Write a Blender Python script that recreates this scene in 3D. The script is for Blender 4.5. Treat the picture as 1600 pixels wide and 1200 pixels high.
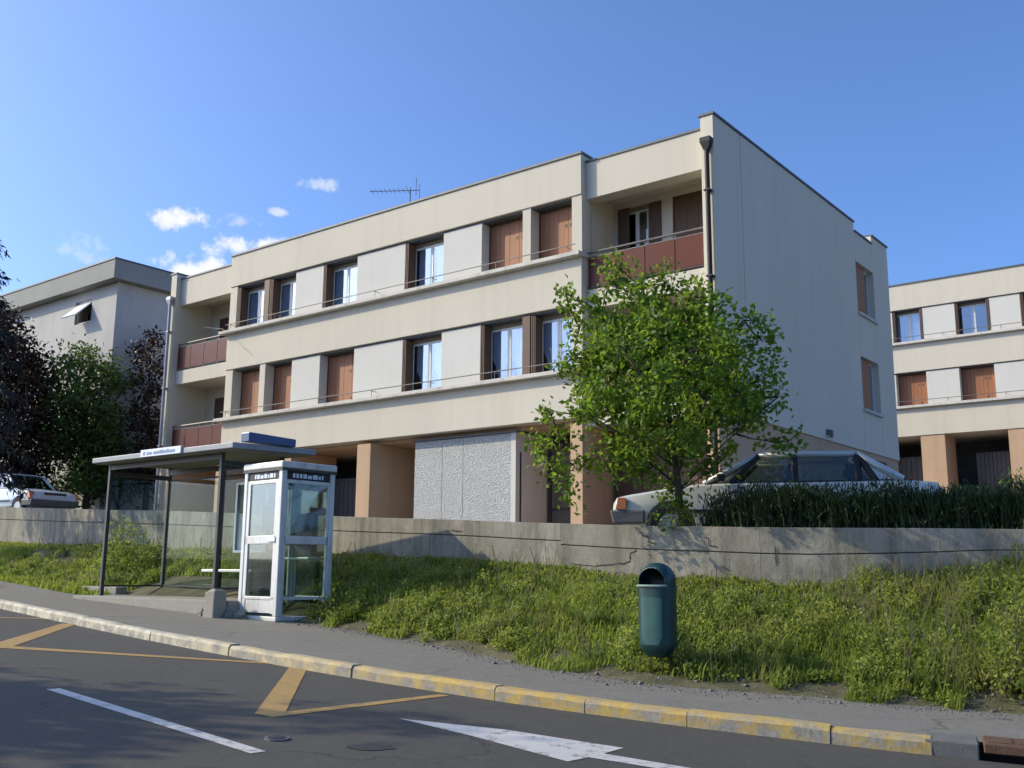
import bpy, bmesh, math, random
import numpy as np
from mathutils import Vector, Matrix, noise as mnoise
R = math.radians
random.seed(7); rng = np.random.default_rng(7)
for o in list(bpy.data.objects): bpy.data.objects.remove(o)
scene = bpy.context.scene
col = scene.collection

# ------------------------------------------------------------------ camera
# origin of the scene = the photographer's eye; +Y = the way he looks (level)
FOC, PITCH, ROLL = 1580.0, R(10.6925), R(0.4622)      # focal length in px of a 1600 px wide frame
cam_d = bpy.data.cameras.new('camera'); cam = bpy.data.objects.new('camera', cam_d); col.objects.link(cam)
cam_d.sensor_fit = 'HORIZONTAL'; cam_d.sensor_width = 36.0; cam_d.lens = 36.0 * FOC / 1600.0
cam_d.clip_start = 0.05; cam_d.clip_end = 5000
cp, sp, cr, sr = math.cos(PITCH), math.sin(PITCH), math.cos(ROLL), math.sin(ROLL)
cR, cU, cF = Vector((cr, -sr * sp, sr * cp)), Vector((-sr, -cr * sp, cr * cp)), Vector((0, cp, sp))
cam.matrix_world = Matrix(((cR.x, cU.x, -cF.x, 0), (cR.y, cU.y, -cF.y, 0), (cR.z, cU.z, -cF.z, 0), (0, 0, 0, 1)))
scene.camera = cam
scene.render.resolution_x, scene.render.resolution_y = 1024, 768
scene.render.engine = 'CYCLES'

def at(x, y, D):
    """world point on the sight line through photo point (x, y) at the level distance D"""
    u, v = x - 800.0, 600.0 - y
    w = cR * u + cU * v + cF * FOC
    return w * (D / w.y)

# ------------------------------------------------------------------ light
SUN_EL, SUN_HEAD = R(30), R(98)                        # light travels towards heading 98 deg (right), 30 deg down
sun_dir = Vector((math.sin(SUN_HEAD) * math.cos(SUN_EL), math.cos(SUN_HEAD) * math.cos(SUN_EL), -math.sin(SUN_EL)))
sl = bpy.data.lights.new('sun', 'SUN'); sl.energy = 2.3; sl.angle = R(0.53); sl.color = (1.0, 0.865, 0.585)
sun = bpy.data.objects.new('sun', sl); col.objects.link(sun)
sun.rotation_euler = sun_dir.to_track_quat('-Z', 'Y').to_euler(); sun.location = (-30, 5, 30)

world = bpy.data.worlds.new('World'); scene.world = world; world.use_nodes = True
wt = world.node_tree; wt.nodes.clear()
def wn(t, **k):
    n = wt.nodes.new(t)
    for a, b in k.items(): setattr(n, a, b)
    return n
sky = wn('ShaderNodeTexSky', sky_type='NISHITA', sun_disc=False)
sky.sun_elevation = SUN_EL; sky.sun_rotation = SUN_HEAD + math.pi   # the sun stands opposite to where its light goes
sky.altitude = 0; sky.air_density = 0.76; sky.dust_density = 2.5; sky.ozone_density = 8.6
tcw = wn('ShaderNodeTexCoord')
nz = wn('ShaderNodeTexNoise'); nz.inputs['Scale'].default_value = 34; nz.inputs['Detail'].default_value = 7; nz.inputs['Roughness'].default_value = 0.62
wt.links.new(tcw.outputs['Generated'], nz.inputs['Vector'])
cloud = None
# fair-weather clouds: direction, half width and half height (radians), density
for (d, hw, hh, dens) in [((-.3074, .8948, .3237), .025, .0125, 1.0), ((-.1905, .911, .3658), .020, .008, .55), ((-.2245, .914, .3378), .009, .004, .6),
                          ((-.286, .912, .276), .052, .018, 1.0), ((-.236, .9216, .297), .055, .014, 1.0), ((-.3786, .8799, .289), .03, .013, .35),
                          ((-.2579, .9094, .3263), .022, .007, .4), ((-.62, .73, .28), .09, .025, .9), ((.66, .74, .14), .12, .03, .8), ((-.1, -.95, .3), .1, .03, .9), ((.9, -.35, .28), .12, .03, .8)]:
    d = Vector(d).normalized(); rt = Vector((d.y, -d.x, 0)).normalized(); up = rt.cross(d)
    acc = None
    for ax, h in ((rt, hw), (up, hh)):
        dt = wn('ShaderNodeVectorMath', operation='DOT_PRODUCT'); dt.inputs[1].default_value = ax / h
        wt.links.new(tcw.outputs['Generated'], dt.inputs[0])
        sq = wn('ShaderNodeMath', operation='POWER'); sq.inputs[1].default_value = 2
        ab = wn('ShaderNodeMath', operation='ABSOLUTE'); wt.links.new(dt.outputs['Value'], ab.inputs[0]); wt.links.new(ab.outputs[0], sq.inputs[0])
        if acc is None: acc = sq
        else:
            s2 = wn('ShaderNodeMath', operation='ADD'); wt.links.new(acc.outputs[0], s2.inputs[0]); wt.links.new(sq.outputs[0], s2.inputs[1]); acc = s2
    front = wn('ShaderNodeVectorMath', operation='DOT_PRODUCT'); front.inputs[1].default_value = d; wt.links.new(tcw.outputs['Generated'], front.inputs[0])
    gate = wn('ShaderNodeMath', operation='GREATER_THAN'); gate.inputs[1].default_value = 0.5; wt.links.new(front.outputs['Value'], gate.inputs[0])
    m1 = wn('ShaderNodeMath', operation='MULTIPLY_ADD'); m1.inputs[1].default_value = -0.5; m1.inputs[2].default_value = 0.5; wt.links.new(acc.outputs[0], m1.inputs[0])
    m2 = wn('ShaderNodeMath', operation='MULTIPLY_ADD'); m2.inputs[1].default_value = 4.2; wt.links.new(nz.outputs['Fac'], m2.inputs[0]); wt.links.new(m1.outputs[0], m2.inputs[2])
    m3 = wn('ShaderNodeMapRange', interpolation_type='SMOOTHSTEP'); m3.inputs['From Min'].default_value = 2.0; m3.inputs['From Max'].default_value = 2.85; m3.inputs['To Max'].default_value = dens
    wt.links.new(m2.outputs[0], m3.inputs['Value'])
    m4 = wn('ShaderNodeMath', operation='MULTIPLY'); wt.links.new(m3.outputs[0], m4.inputs[0]); wt.links.new(gate.outputs[0], m4.inputs[1])
    if cloud is None: cloud = m4
    else:
        mx = wn('ShaderNodeMath', operation='MAXIMUM'); wt.links.new(cloud.outputs[0], mx.inputs[0]); wt.links.new(m4.outputs[0], mx.inputs[1]); cloud = mx
mixc = wn('ShaderNodeMix', data_type='RGBA'); mixc.inputs[7].default_value = (3.6, 3.65, 3.75, 1)
wt.links.new(cloud.outputs[0], mixc.inputs[0]); wt.links.new(sky.outputs['Color'], mixc.inputs[6])
bg = wn('ShaderNodeBackground'); bg.inputs['Strength'].default_value = 0.142
wo = wn('ShaderNodeOutputWorld')
wt.links.new(mixc.outputs[2], bg.inputs['Color']); wt.links.new(bg.outputs[0], wo.inputs['Surface'])
vs = scene.view_settings; vs.view_transform = 'Standard'; vs.look = 'None'; vs.exposure = 0.95; vs.gamma = 1.0; vs.use_curve_mapping = False

# ------------------------------------------------------------------ materials
def srgb(r, g, b):
    f = lambda c: (c / 12.92 if c <= .04045 else ((c + .055) / 1.055) ** 2.4)
    return (f(r / 255), f(g / 255), f(b / 255))
MATS = {}
class NT:
    def __init__(s, name):
        s.m = bpy.data.materials.new(name); s.m.use_nodes = True; s.t = s.m.node_tree; s.t.nodes.clear()
        s.out = s.n('ShaderNodeOutputMaterial'); s.p = s.n('ShaderNodeBsdfPrincipled'); s.l(s.p.outputs[0], s.out.inputs['Surface'])
        s.geo = s.n('ShaderNodeNewGeometry')
    def n(s, t, **k):
        q = s.t.nodes.new(t)
        for a, b in k.items(): setattr(q, a, b)
        return q
    def l(s, a, b): s.t.links.new(a, b)
    def noise(s, scale, detail=4, rough=.55, stretch=None, dist=0):
        q = s.n('ShaderNodeTexNoise'); q.inputs['Scale'].default_value = scale; q.inputs['Detail'].default_value = detail
        q.inputs['Roughness'].default_value = rough; q.inputs['Distortion'].default_value = dist
        v = s.geo.outputs['Position']
        if stretch:  # unseen clusters added to throw a dark blotch on the road beside the arrow
            mp = s.n('ShaderNodeMapping'); mp.inputs['Scale'].default_value = stretch; s.l(v, mp.inputs['Vector']); v = mp.outputs[0]
        s.l(v, q.inputs['Vector']); return q.outputs['Fac']
    def ramp(s, fac, a, b, lo=0., hi=1.):
        q = s.n('ShaderNodeMapRange'); q.inputs['From Min'].default_value = a; q.inputs['From Max'].default_value = b
        q.inputs['To Min'].default_value = lo; q.inputs['To Max'].default_value = hi; s.l(fac, q.inputs['Value']); return q.outputs[0]
    def mix(s, fac, A, B, blend='MIX'):
        q = s.n('ShaderNodeMix', data_type='RGBA', blend_type=blend)
        for sock, v in ((0, fac), (6, A), (7, B)):
            if isinstance(v, (int, float)): q.inputs[sock].default_value = v
            elif isinstance(v, tuple): q.inputs[sock].default_value = (*v, 1)
            else: s.l(v, q.inputs[sock])
        return q.outputs[2]
    def math(s, op, a, b):
        q = s.n('ShaderNodeMath', operation=op)
        for i, v in enumerate((a, b)):
            if isinstance(v, (int, float)): q.inputs[i].default_value = v
            else: s.l(v, q.inputs[i])
        return q.outputs[0]
    def bump(s, h, strength=.3, dist=.01):
        q = s.n('ShaderNodeBump'); q.inputs['Strength'].default_value = strength; q.inputs['Distance'].default_value = dist
        s.l(h, q.inputs['Height']); s.l(q.outputs[0], s.p.inputs['Normal'])
def mul(c, k): return tuple(min(1, x * k) for x in c)
def mat(name, c, rough=.8, var=.12, scale=2.5, bump=0., bscale=80, metal=0., stretch=None, spec=.4, bdist=.01, dirt=None, dirt_scale=1.2, dirt_th=(.52, .75), streak=0):
    if name in MATS: return MATS[name]
    t = NT(name)
    cc = t.mix(t.ramp(t.noise(scale, 5, stretch=stretch), .3, .7), mul(c, 1 - var), mul(c, 1 + var))
    if dirt: cc = t.mix(t.ramp(t.noise(dirt_scale, 6, .65, stretch=stretch), *dirt_th), cc, dirt)
    if streak: cc = t.mix(t.ramp(t.noise(1.6, 5, .7, stretch=(2.2, 2.2, .10)), .50, .74, 0, streak), cc, mul(c, .62)); cc = t.mix(t.ramp(t.noise(.35, 4, .6), .45, .7, 0, .35), cc, mul(c, .93))
    t.l(cc, t.p.inputs['Base Color']); t.p.inputs['Roughness'].default_value = rough; t.p.inputs['Metallic'].default_value = metal
    t.p.inputs['Specular IOR Level'].default_value = spec
    if bump: t.bump(t.noise(bscale, 3), bump, bdist)
    MATS[name] = t.m; return t.m
cream = mat('cream_render', (.57, .525, .43), .9, .035, .7, .25, 70, dirt=(.50, .465, .39), dirt_scale=.9, dirt_th=(.55, .9), stretch=(1, 1, .35), streak=.22)
white_panel = mat('white_render_panel', (.58, .565, .52), .9, .03, .8, .2, 90, streak=.15)
gable_m = mat('gable_render', (.64, .585, .47), .9, .035, .5, .25, 70, dirt=(.59, .54, .44), dirt_scale=.6, dirt_th=(.55, .9), stretch=(1, 1, .3), streak=.2)
sill_m = mat('sill_concrete', (.55, .52, .46), .85, .08, 3, .15, 60, dirt=(.32, .31, .28), dirt_scale=4)
coping_m = mat('zinc_coping', (.10, .11, .12), .55, .1, 4, metal=.3)
peach = mat('peach_render', (.49, .335, .215), .9, .06, 1.0, .2, 80, streak=.3)
shutter_m = mat('brown_shutter_paint', (.29, .12, .055), .6, .10, 3, .1, 90, stretch=(3, 3, .4))
shutter_dark = mat('dark_brown_paint', (.105, .06, .038), .6, .12, 3)
garage_brown = mat('brown_garage_paint', (.09, .045, .03), .6, .12, 2)
garage_grey = mat('grey_garage_paint', (.085, .09, .095), .6, .12, 3)
garage_blue = mat('blue_garage_paint', (.03, .05, .085), .6, .12, 3)
white_paint = mat('white_window_paint', (.72, .72, .70), .45, .03, 3)
brown_frame = mat('weathered_wood_frame', (.24, .19, .15), .7, .1, 3)
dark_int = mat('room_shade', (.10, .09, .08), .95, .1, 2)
curt_m = mat('voile_curtain', (.62, .65, .70), .9, .05, 6, stretch=(14, 14, .3))
rail_m = mat('grey_rail_paint', (.15, .14, .13), .5, .1, 5, metal=.2)
black_pipe = mat('black_pipe', (.008, .008, .009), .6, .2, 4)
grey_pipe = mat('grey_pipe', (.28, .29, .32), .35, .1, 4, metal=.4)
rough_m = None
alu = mat('aluminium', (.56, .57, .58), .38, .05, 4, metal=.35)
alu_white = mat('pale_aluminium', (.62, .62, .59), .42, .05, 4, metal=.15, dirt=(.36, .35, .31), dirt_scale=5, dirt_th=(.5, .8), stretch=(1, 1, .3))
dark_steel = mat('dark_painted_steel', (.045, .045, .042), .5, .15, 6)
black_m = mat('black_plastic', (.012, .012, .014), .5, .1, 4)
chrome = mat('chrome', (.7, .7, .7), .15, .02, 4, metal=1)
stain_conc = mat('slab_concrete', (.27, .255, .215), .9, .12, 3, .3, 60, dirt=(.18, .17, .14), dirt_scale=3)
rust = mat('rusty_cast_iron', (.13, .075, .045), .75, .2, 8, .3, 60, metal=.3)
bark = mat('bark', (.075, .06, .045), .95, .25, 12, .5, 40, stretch=(1, 1, .25))
stone_m = mat('rubble_stone', (.22, .21, .18), .95, .25, 6, .5, 30)
blue_sign = mat('blue_sign_plastic', (.05, .085, .19), .35, .1, 4)
sign_white = mat('white_sign_plastic', (.66, .70, .78), .4, .04, 4)
sign_text = mat('blue_lettering', (.20, .28, .45), .5, .05, 4)
roof_under = mat('shelter_soffit', (.20, .20, .15), .8, .1, 3)
roof_top = mat('shelter_roof_sheet', (.26, .275, .29), .55, .1, 3, metal=.1)
paper = mat('paper_and_reflection', (.55, .60, .60), .6, .08, 3)

def glass_mat(name, tint=(.75, .8, .8), rough=.02, base_ref=.06, ior=1.5):
    t = NT(name); t.t.nodes.remove(t.p)
    tr = t.n('ShaderNodeBsdfTransparent'); tr.inputs[0].default_value = (*tint, 1)
    gl = t.n('ShaderNodeBsdfGlossy'); gl.inputs['Roughness'].default_value = rough; gl.inputs[0].default_value = (.9, .95, 1, 1)
    fr = t.n('ShaderNodeFresnel'); fr.inputs[0].default_value = ior
    io = t.n('ShaderNodeMix', data_type='FLOAT'); t.l(t.geo.outputs['Backfacing'], io.inputs[0]); io.inputs[2].default_value = ior; io.inputs[3].default_value = 1 / ior; t.l(io.outputs[0], fr.inputs[0])
    ad = t.math('ADD', fr.outputs[0], base_ref)
    mx = t.n('ShaderNodeMixShader'); t.l(ad, mx.inputs[0]); t.l(tr.outputs[0], mx.inputs[1]); t.l(gl.outputs[0], mx.inputs[2])
    t.l(mx.outputs[0], t.out.inputs['Surface']); return t.m
pane_m = glass_mat('window_glass', (.8, .86, .92), .02, .14)
shelter_glass = glass_mat('shelter_glass', (.88, .92, .90), .01, .0, 1.18)
booth_glass = glass_mat('booth_glass', (.74, .80, .79), .03, .03, 1.45)
car_glass = glass_mat('car_glass', (.42, .47, .45), .02, .03)
def amber_mat():
    t = NT('smoked_red_glass'); t.t.nodes.remove(t.p)
    tr = t.n('ShaderNodeBsdfTransparent'); tr.inputs[0].default_value = (.25, .10, .09, 1)
    df = t.n('ShaderNodeBsdfPrincipled'); df.inputs['Base Color'].default_value = (.155, .04, .022, 1); df.inputs['Roughness'].default_value = .38; df.inputs['Specular IOR Level'].default_value = .25
    mx = t.n('ShaderNodeMixShader'); mx.inputs[0].default_value = .72; t.l(tr.outputs[0], mx.inputs[1]); t.l(df.outputs[0], mx.inputs[2])
    t.l(mx.outputs[0], t.out.inputs['Surface']); return t.m
balcony_glass = amber_mat()

def roughcast():
    t = NT('grey_roughcast')
    v = t.n('ShaderNodeTexVoronoi'); v.inputs['Scale'].default_value = 34; t.l(t.geo.outputs['Position'], v.inputs['Vector'])
    n1 = t.noise(30, 5, .7)
    h = t.math('ADD', v.outputs['Distance'], n1)
    c = t.mix(t.ramp(h, .5, 1.3), (.30, .31, .31), (.62, .62, .60)); c = t.mix(t.ramp(t.noise(1.5, 3), .35, .7), c, t.mix(.82, (.42, .43, .44), c))
    t.l(c, t.p.inputs['Base Color']); t.p.inputs['Roughness'].default_value = .95; t.bump(h, 1.0, .03); return t.m
rough_m = roughcast()

def asphalt(name, base, speck, patch, dist_fade=1.0):
    t = NT(name)
    n1 = t.noise(110, 3, .75); n2 = t.noise(.55, 5, .6); n3 = t.noise(5, 5, .65); n4 = t.noise(1.3, 6, .7, dist=1.2)
    c = t.mix(t.ramp(n1, .32, .68), mul(base, .62), speck)
    c = t.mix(t.ramp(t.noise(24, 5, .8), .38, .66), c, t.mix(.55, c, speck)); c = t.mix(t.ramp(t.noise(38, 3, .7), .5, .68, 0, .5), c, mul(base, .5))
    c = t.mix(t.ramp(n2, .35, .68, 0, .55), c, patch)
    c = t.mix(t.ramp(n3, .45, .8, 0, .35), c, mul(base, .7))
    c = t.mix(t.ramp(n4, .60, .72, 0, .35), c, mul(base, .55))
    vo = t.n('ShaderNodeTexVoronoi', feature='DISTANCE_TO_EDGE'); vo.inputs['Scale'].default_value = .42
    dn = t.n('ShaderNodeTexNoise'); dn.inputs['Scale'].default_value = 2.2; dn.inputs['Detail'].default_value = 6; t.l(t.geo.outputs['Position'], dn.inputs['Vector'])
    va = t.n('ShaderNodeVectorMath', operation='MULTIPLY_ADD'); va.inputs[1].default_value = (.9, .9, 0); t.l(dn.outputs['Color'], va.inputs[0]); t.l(t.geo.outputs['Position'], va.inputs[2]); t.l(va.outputs[0], vo.inputs['Vector'])
    ck = t.math('MULTIPLY', t.ramp(vo.outputs['Distance'], .0, .010, 1, 0), t.ramp(t.noise(.5, 3), .47, .55)); ck.node.use_clamp = True
    c = t.mix(t.math('MULTIPLY', ck, .75), c, mul(base, .35))
    t.l(c, t.p.inputs['Base Color']); t.p.inputs['Roughness'].default_value = .88; t.p.inputs['Specular IOR Level'].default_value = .35
    t.bump(n1, .6, .008); return t
road_t = asphalt('road_asphalt', (.050, .047, .040), (.092, .087, .075), (.080, .075, .064))
road_m = road_t.m
side_t = asphalt('pavement_asphalt', (.145, .135, .112), (.26, .245, .205), (.21, .195, .16)); side_m = side_t.m
terr_m = asphalt('yard_gravel', (.22, .20, .165), (.34, .31, .26), (.30, .27, .22)).m
soil_m = mat('bank_soil', (.085, .08, .035), .95, .3, 3, .4, 30, dirt=(.15, .125, .075), dirt_scale=4, dirt_th=(.5, .65))
gravel_m = mat('gravel_grey', (.17, .16, .14), .95, .3, 40, .3, 40)
def wall_concrete():
    t = NT('weathered_concrete')
    n1 = t.noise(1.1, 6, .65); n2 = t.noise(7, 5, .7); n3 = t.noise(3.2, 6, .7, stretch=(1, 1, .12)); n4 = t.noise(40, 3)
    c = t.mix(t.ramp(n1, .3, .7), (.175, .163, .130), (.30, .282, .235))
    c = t.mix(t.ramp(n3, .47, .64, 0, .8), c, (.105, .10, .082))
    c = t.mix(t.ramp(t.noise(5.5, 6, .75, stretch=(1, 1, .2)), .52, .66, 0, .7), c, (.14, .13, .095))
    c = t.mix(t.ramp(n2, .54, .70, 0, .6), c, (.13, .125, .105))
    c = t.mix(t.ramp(t.noise(2.3, 4, .6), .60, .74, 0, .5), c, (.42, .40, .35))
    t.l(c, t.p.inputs['Base Color']); t.p.inputs['Roughness'].default_value = .95
    t.bump(t.math('ADD', t.math('MULTIPLY', n2, 1.0), t.math('MULTIPLY', n4, .4)), .6, .02); return t.m
wall_m = wall_concrete()
def kerb_mat():
    t = NT('worn_yellow_kerb')
    n1 = t.noise(5, 6, .7); n2 = t.noise(30, 4, .7); n3 = t.noise(.45, 3, .5)
    stone = t.mix(t.ramp(n2, .3, .7), (.15, .14, .115), (.34, .32, .27))
    sx = t.n('ShaderNodeSeparateXYZ'); t.l(t.geo.outputs['Position'], sx.inputs[0])
    # the paint is fresher downhill (towards the drain), bleached to cream uphill
    k = t.ramp(sx.outputs[0], -4.5, -.5)
    paint = t.mix(k, t.mix(t.ramp(n2, .3, .7), (.45, .41, .30), (.62, .58, .46)), t.mix(t.ramp(n2, .3, .7), (.38, .255, .06), (.52, .37, .11)))
    worn = t.ramp(t.math('ADD', t.math('MULTIPLY', n1, .7), t.math('MULTIPLY', n2, .4)), .47, .61)
    gz = t.n('ShaderNodeSeparateXYZ'); t.l(t.geo.outputs['Normal'], gz.inputs[0])
    top = t.ramp(gz.outputs[2], .2, .8, 0.0, .4)
    worn = t.math('SUBTRACT', worn, top)
    worn.node.use_clamp = True
    c = t.mix(worn, paint, stone)
    t.l(c, t.p.inputs['Base Color']); t.p.inputs['Roughness'].default_value = .85; t.bump(n2, .5, .01); return t.m
kerb_m = kerb_mat()
def paint_mat(name, c, wear=(.60, .72)):
    t = NT(name)
    n1 = t.noise(9, 6, .7); n2 = t.noise(160, 2); n3 = t.noise(2.0, 4)
    cc = t.mix(t.ramp(n2, .3, .75), mul(c, .8), c); cc = t.mix(t.ramp(n3, .4, .7, 0, .3), cc, mul(c, .7))
    cc = t.mix(t.ramp(n1, *wear, 0, .8), cc, (.09, .09, .088))
    t.l(cc, t.p.inputs['Base Color']); t.p.inputs['Roughness'].default_value = .8; t.bump(n2, .4, .004); return t.m
white_mark = paint_mat('white_road_paint', (.56, .55, .52), (.53, .66))
yellow_mark = paint_mat('ochre_road_paint', (.40, .25, .075), (.54, .68))

def leaf_mat(name, c1, c2, trans=.35, gloss=.35, c3=None):
    t = NT(name)
    at_ = t.n('ShaderNodeAttribute', attribute_name='tint')
    f = at_.outputs['Fac']
    c = t.mix(f, c1, c2)
    if c3: c = t.mix(t.ramp(t.noise(1.1, 3), .52, .68, 0, .6), c, c3)
    c = t.mix(t.ramp(t.noise(3.0, 3), .3, .7, 0, .35), c, mul(c1, .75))
    t.l(c, t.p.inputs['Base Color']); t.p.inputs['Roughness'].default_value = .5; t.p.inputs['Specular IOR Level'].default_value = gloss
    tr = t.n('ShaderNodeBsdfTranslucent'); t.l(t.mix(.5, c, mul(c2, 1.25)), tr.inputs[0])
    mx = t.n('ShaderNodeMixShader'); mx.inputs[0].default_value = trans
    t.l(t.p.outputs[0], mx.inputs[1]); t.l(tr.outputs[0], mx.inputs[2]); t.l(mx.outputs[0], t.out.inputs['Surface']); return t.m
leaf_green = leaf_mat('tree_leaf', (.055, .13, .016), (.23, .33, .03), .55)
leaf_back = leaf_mat('dark_green_leaf', (.022, .055, .012), (.11, .19, .03), .38)
leaf_purple = leaf_mat('purple_leaf', (.011, .006, .004), (.048, .018, .008), .15)
leaf_conifer = leaf_mat('conifer_needle', (.008, .014, .016), (.02, .032, .03), .1)
leaf_hedge = leaf_mat('hedge_blade', (.012, .030, .010), (.05, .09, .028), .3)
leaf_weed = leaf_mat('weed_leaf', (.115, .17, .025), (.33, .38, .07), .5, .25, (.27, .24, .07))
grass_m = leaf_mat('grass_blade', (.125, .18, .025), (.31, .37, .06), .55, .2, (.31, .25, .085))

# ------------------------------------------------------------------ mesh helpers
class MB:
    def __init__(s): s.v = []; s.f = []
    def add(s, vs, fs):
        b = len(s.v); s.v += [tuple(p) for p in vs]; s.f += [tuple(i + b for i in q) for q in fs]; return s
    def box(s, x0, x1, y0, y1, z0, z1, M=None):
        vs = [Vector((x, y, z)) for x in (x0, x1) for y in (y0, y1) for z in (z0, z1)]
        if M: vs = [M @ q for q in vs]
        return s.add(vs, [(0, 1, 3, 2), (4, 6, 7, 5), (0, 4, 5, 1), (2, 3, 7, 6), (0, 2, 6, 4), (1, 5, 7, 3)])
    def hexa(s, lo, hi):  # two quads lo/hi of 4 points, counter-clockwise from above
        return s.add(list(lo) + list(hi), [(3, 2, 1, 0), (4, 5, 6, 7), (0, 1, 5, 4), (1, 2, 6, 5), (2, 3, 7, 6), (3, 0, 4, 7)])
    def tube(s, pts, rad, n=8, cap=True):
        pts = [Vector(q) for q in pts]; rad = rad if isinstance(rad, (list, tuple)) else [rad] * len(pts)
        vs, fs = [], []; prev = None
        for i, q in enumerate(pts):
            d = (pts[min(i + 1, len(pts) - 1)] - pts[max(i - 1, 0)]).normalized()
            a = prev if prev is not None else (Vector((0, 0, 1)) if abs(d.z) < .9 else Vector((1, 0, 0)))
            x = (a - d * a.dot(d)).normalized(); y = d.cross(x); prev = x
            for k in range(n):
                t = 2 * math.pi * k / n; vs.append(q + (x * math.cos(t) + y * math.sin(t)) * rad[i])
        for i in range(len(pts) - 1):
            for k in range(n):
                fs.append((i * n + k, i * n + (k + 1) % n, (i + 1) * n + (k + 1) % n, (i + 1) * n + k))
        if cap: fs.append(tuple(range(n - 1, -1, -1))); fs.append(tuple((len(pts) - 1) * n + k for k in range(n)))
        return s.add(vs, fs)
    def prism(s, poly, h, M=None):   # poly in xy, extruded in z from 0 to h
        n = len(poly); vs = [Vector((x, y, 0)) for x, y in poly] + [Vector((x, y, h)) for x, y in poly]
        if M: vs = [M @ q for q in vs]
        return s.add(vs, [tuple(range(n - 1, -1, -1)), tuple(range(n, 2 * n))] + [(i, (i + 1) % n, n + (i + 1) % n, n + i) for i in range(n)])
    def sheet(s, rows):
        n = len(rows[0]); vs = [q for r_ in rows for q in r_]
        return s.add(vs, [(i * n + j, i * n + j + 1, (i + 1) * n + j + 1, (i + 1) * n + j) for i in range(len(rows) - 1) for j in range(n - 1)])
    def build(s, name, m, parent=None, smooth=False, bevel=0, fix=False):
        me = bpy.data.meshes.new(name); me.from_pydata(s.v, [], s.f)
        if fix:
            bm = bmesh.new(); bm.from_mesh(me); bmesh.ops.recalc_face_normals(bm, faces=bm.faces); bm.to_mesh(me); bm.free()
        me.materials.append(m)
        if smooth: me.polygons.foreach_set('use_smooth', [True] * len(me.polygons))
        o = bpy.data.objects.new(name, me); col.objects.link(o)
        if parent: o.parent = parent
        if bevel:
            b = o.modifiers.new('edge', 'BEVEL'); b.width = bevel; b.segments = 2; b.limit_method = 'ANGLE'
        return o
def box(name, b, m, parent=None, bevel=0): return MB().box(*b).build(name, m, parent, bevel=bevel)
def boxes(name, bl, m, parent=None, bevel=0):
    mb = MB()
    for b in bl: mb.box(*b)
    return mb.build(name, m, parent, bevel=bevel)
def empty(name, loc=(0, 0, 0), rz=0):
    o = bpy.data.objects.new(name, None); col.objects.link(o); o.location = loc; o.rotation_euler = (0, 0, rz); o.empty_display_size = .2; return o
def tag(o, label=None, cat=None, group=None, kind=None):
    if label: o['label'] = label
    if cat: o['category'] = cat
    if group: o['group'] = group
    if kind: o['kind'] = kind
    return o
def dup(o, parent=None):
    c = o.copy(); col.objects.link(c); c.parent = parent
    for ch in o.children: dup(ch, c)
    return c

def np_mesh(name, V, F, m, parent=None, tint=None, smooth=False):
    """V (n,3) vertices, F (k,4) or (k,3) faces, tint per face"""
    k = F.shape[1]; me = bpy.data.meshes.new(name)
    me.vertices.add(len(V)); me.vertices.foreach_set('co', V.astype(np.float32).ravel())
    me.loops.add(F.size); me.loops.foreach_set('vertex_index', F.astype(np.int32).ravel())
    me.polygons.add(len(F)); me.polygons.foreach_set('loop_start', np.arange(0, F.size, k, dtype=np.int32))
    try: me.polygons.foreach_set('loop_total', np.full(len(F), k, dtype=np.int32))
    except Exception: pass
    if tint is not None:
        a = me.attributes.new('tint', 'FLOAT', 'FACE'); a.data.foreach_set('value', tint.astype(np.float32))
    me.update(calc_edges=True); me.validate()
    if smooth: me.polygons.foreach_set('use_smooth', np.ones(len(F), dtype=bool))
    me.materials.append(m); o = bpy.data.objects.new(name, me); col.objects.link(o)
    if parent: o.parent = parent
    return o
def leaves(P, L, W, up=.5, droop=0., fold=.25, dirs=None, bias=None):
    """kite-shaped folded leaves at points P -> V, F"""
    n = len(P)
    d = rng.normal(size=(n, 3)) if dirs is None else dirs + rng.normal(size=(n, 3)) * .5
    d[:, 2] -= droop; d /= np.linalg.norm(d, axis=1)[:, None]
    nn = rng.normal(size=(n, 3)); nn[:, 2] += up * 2.5
    if bias is not None: nn += np.array(bias)
    s = np.cross(d, nn); s /= np.linalg.norm(s, axis=1)[:, None] + 1e-9; u = np.cross(s, d)
    L = (L * rng.uniform(.65, 1.3, n))[:, None]; W = (W * rng.uniform(.7, 1.2, n))[:, None]
    base = P; tip = P + d * L; m1 = P + d * L * .45
    l = m1 + s * W * .5 + u * W * fold; r_ = m1 - s * W * .5 + u * W * fold
    V = np.stack([base, l, tip, r_], 1).reshape(-1, 3)
    i = np.arange(n)[:, None] * 4
    F = np.concatenate([i + np.array([[0, 1, 2]]), i + np.array([[0, 2, 3]])], 1).reshape(-1, 3)
    return V, F

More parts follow.
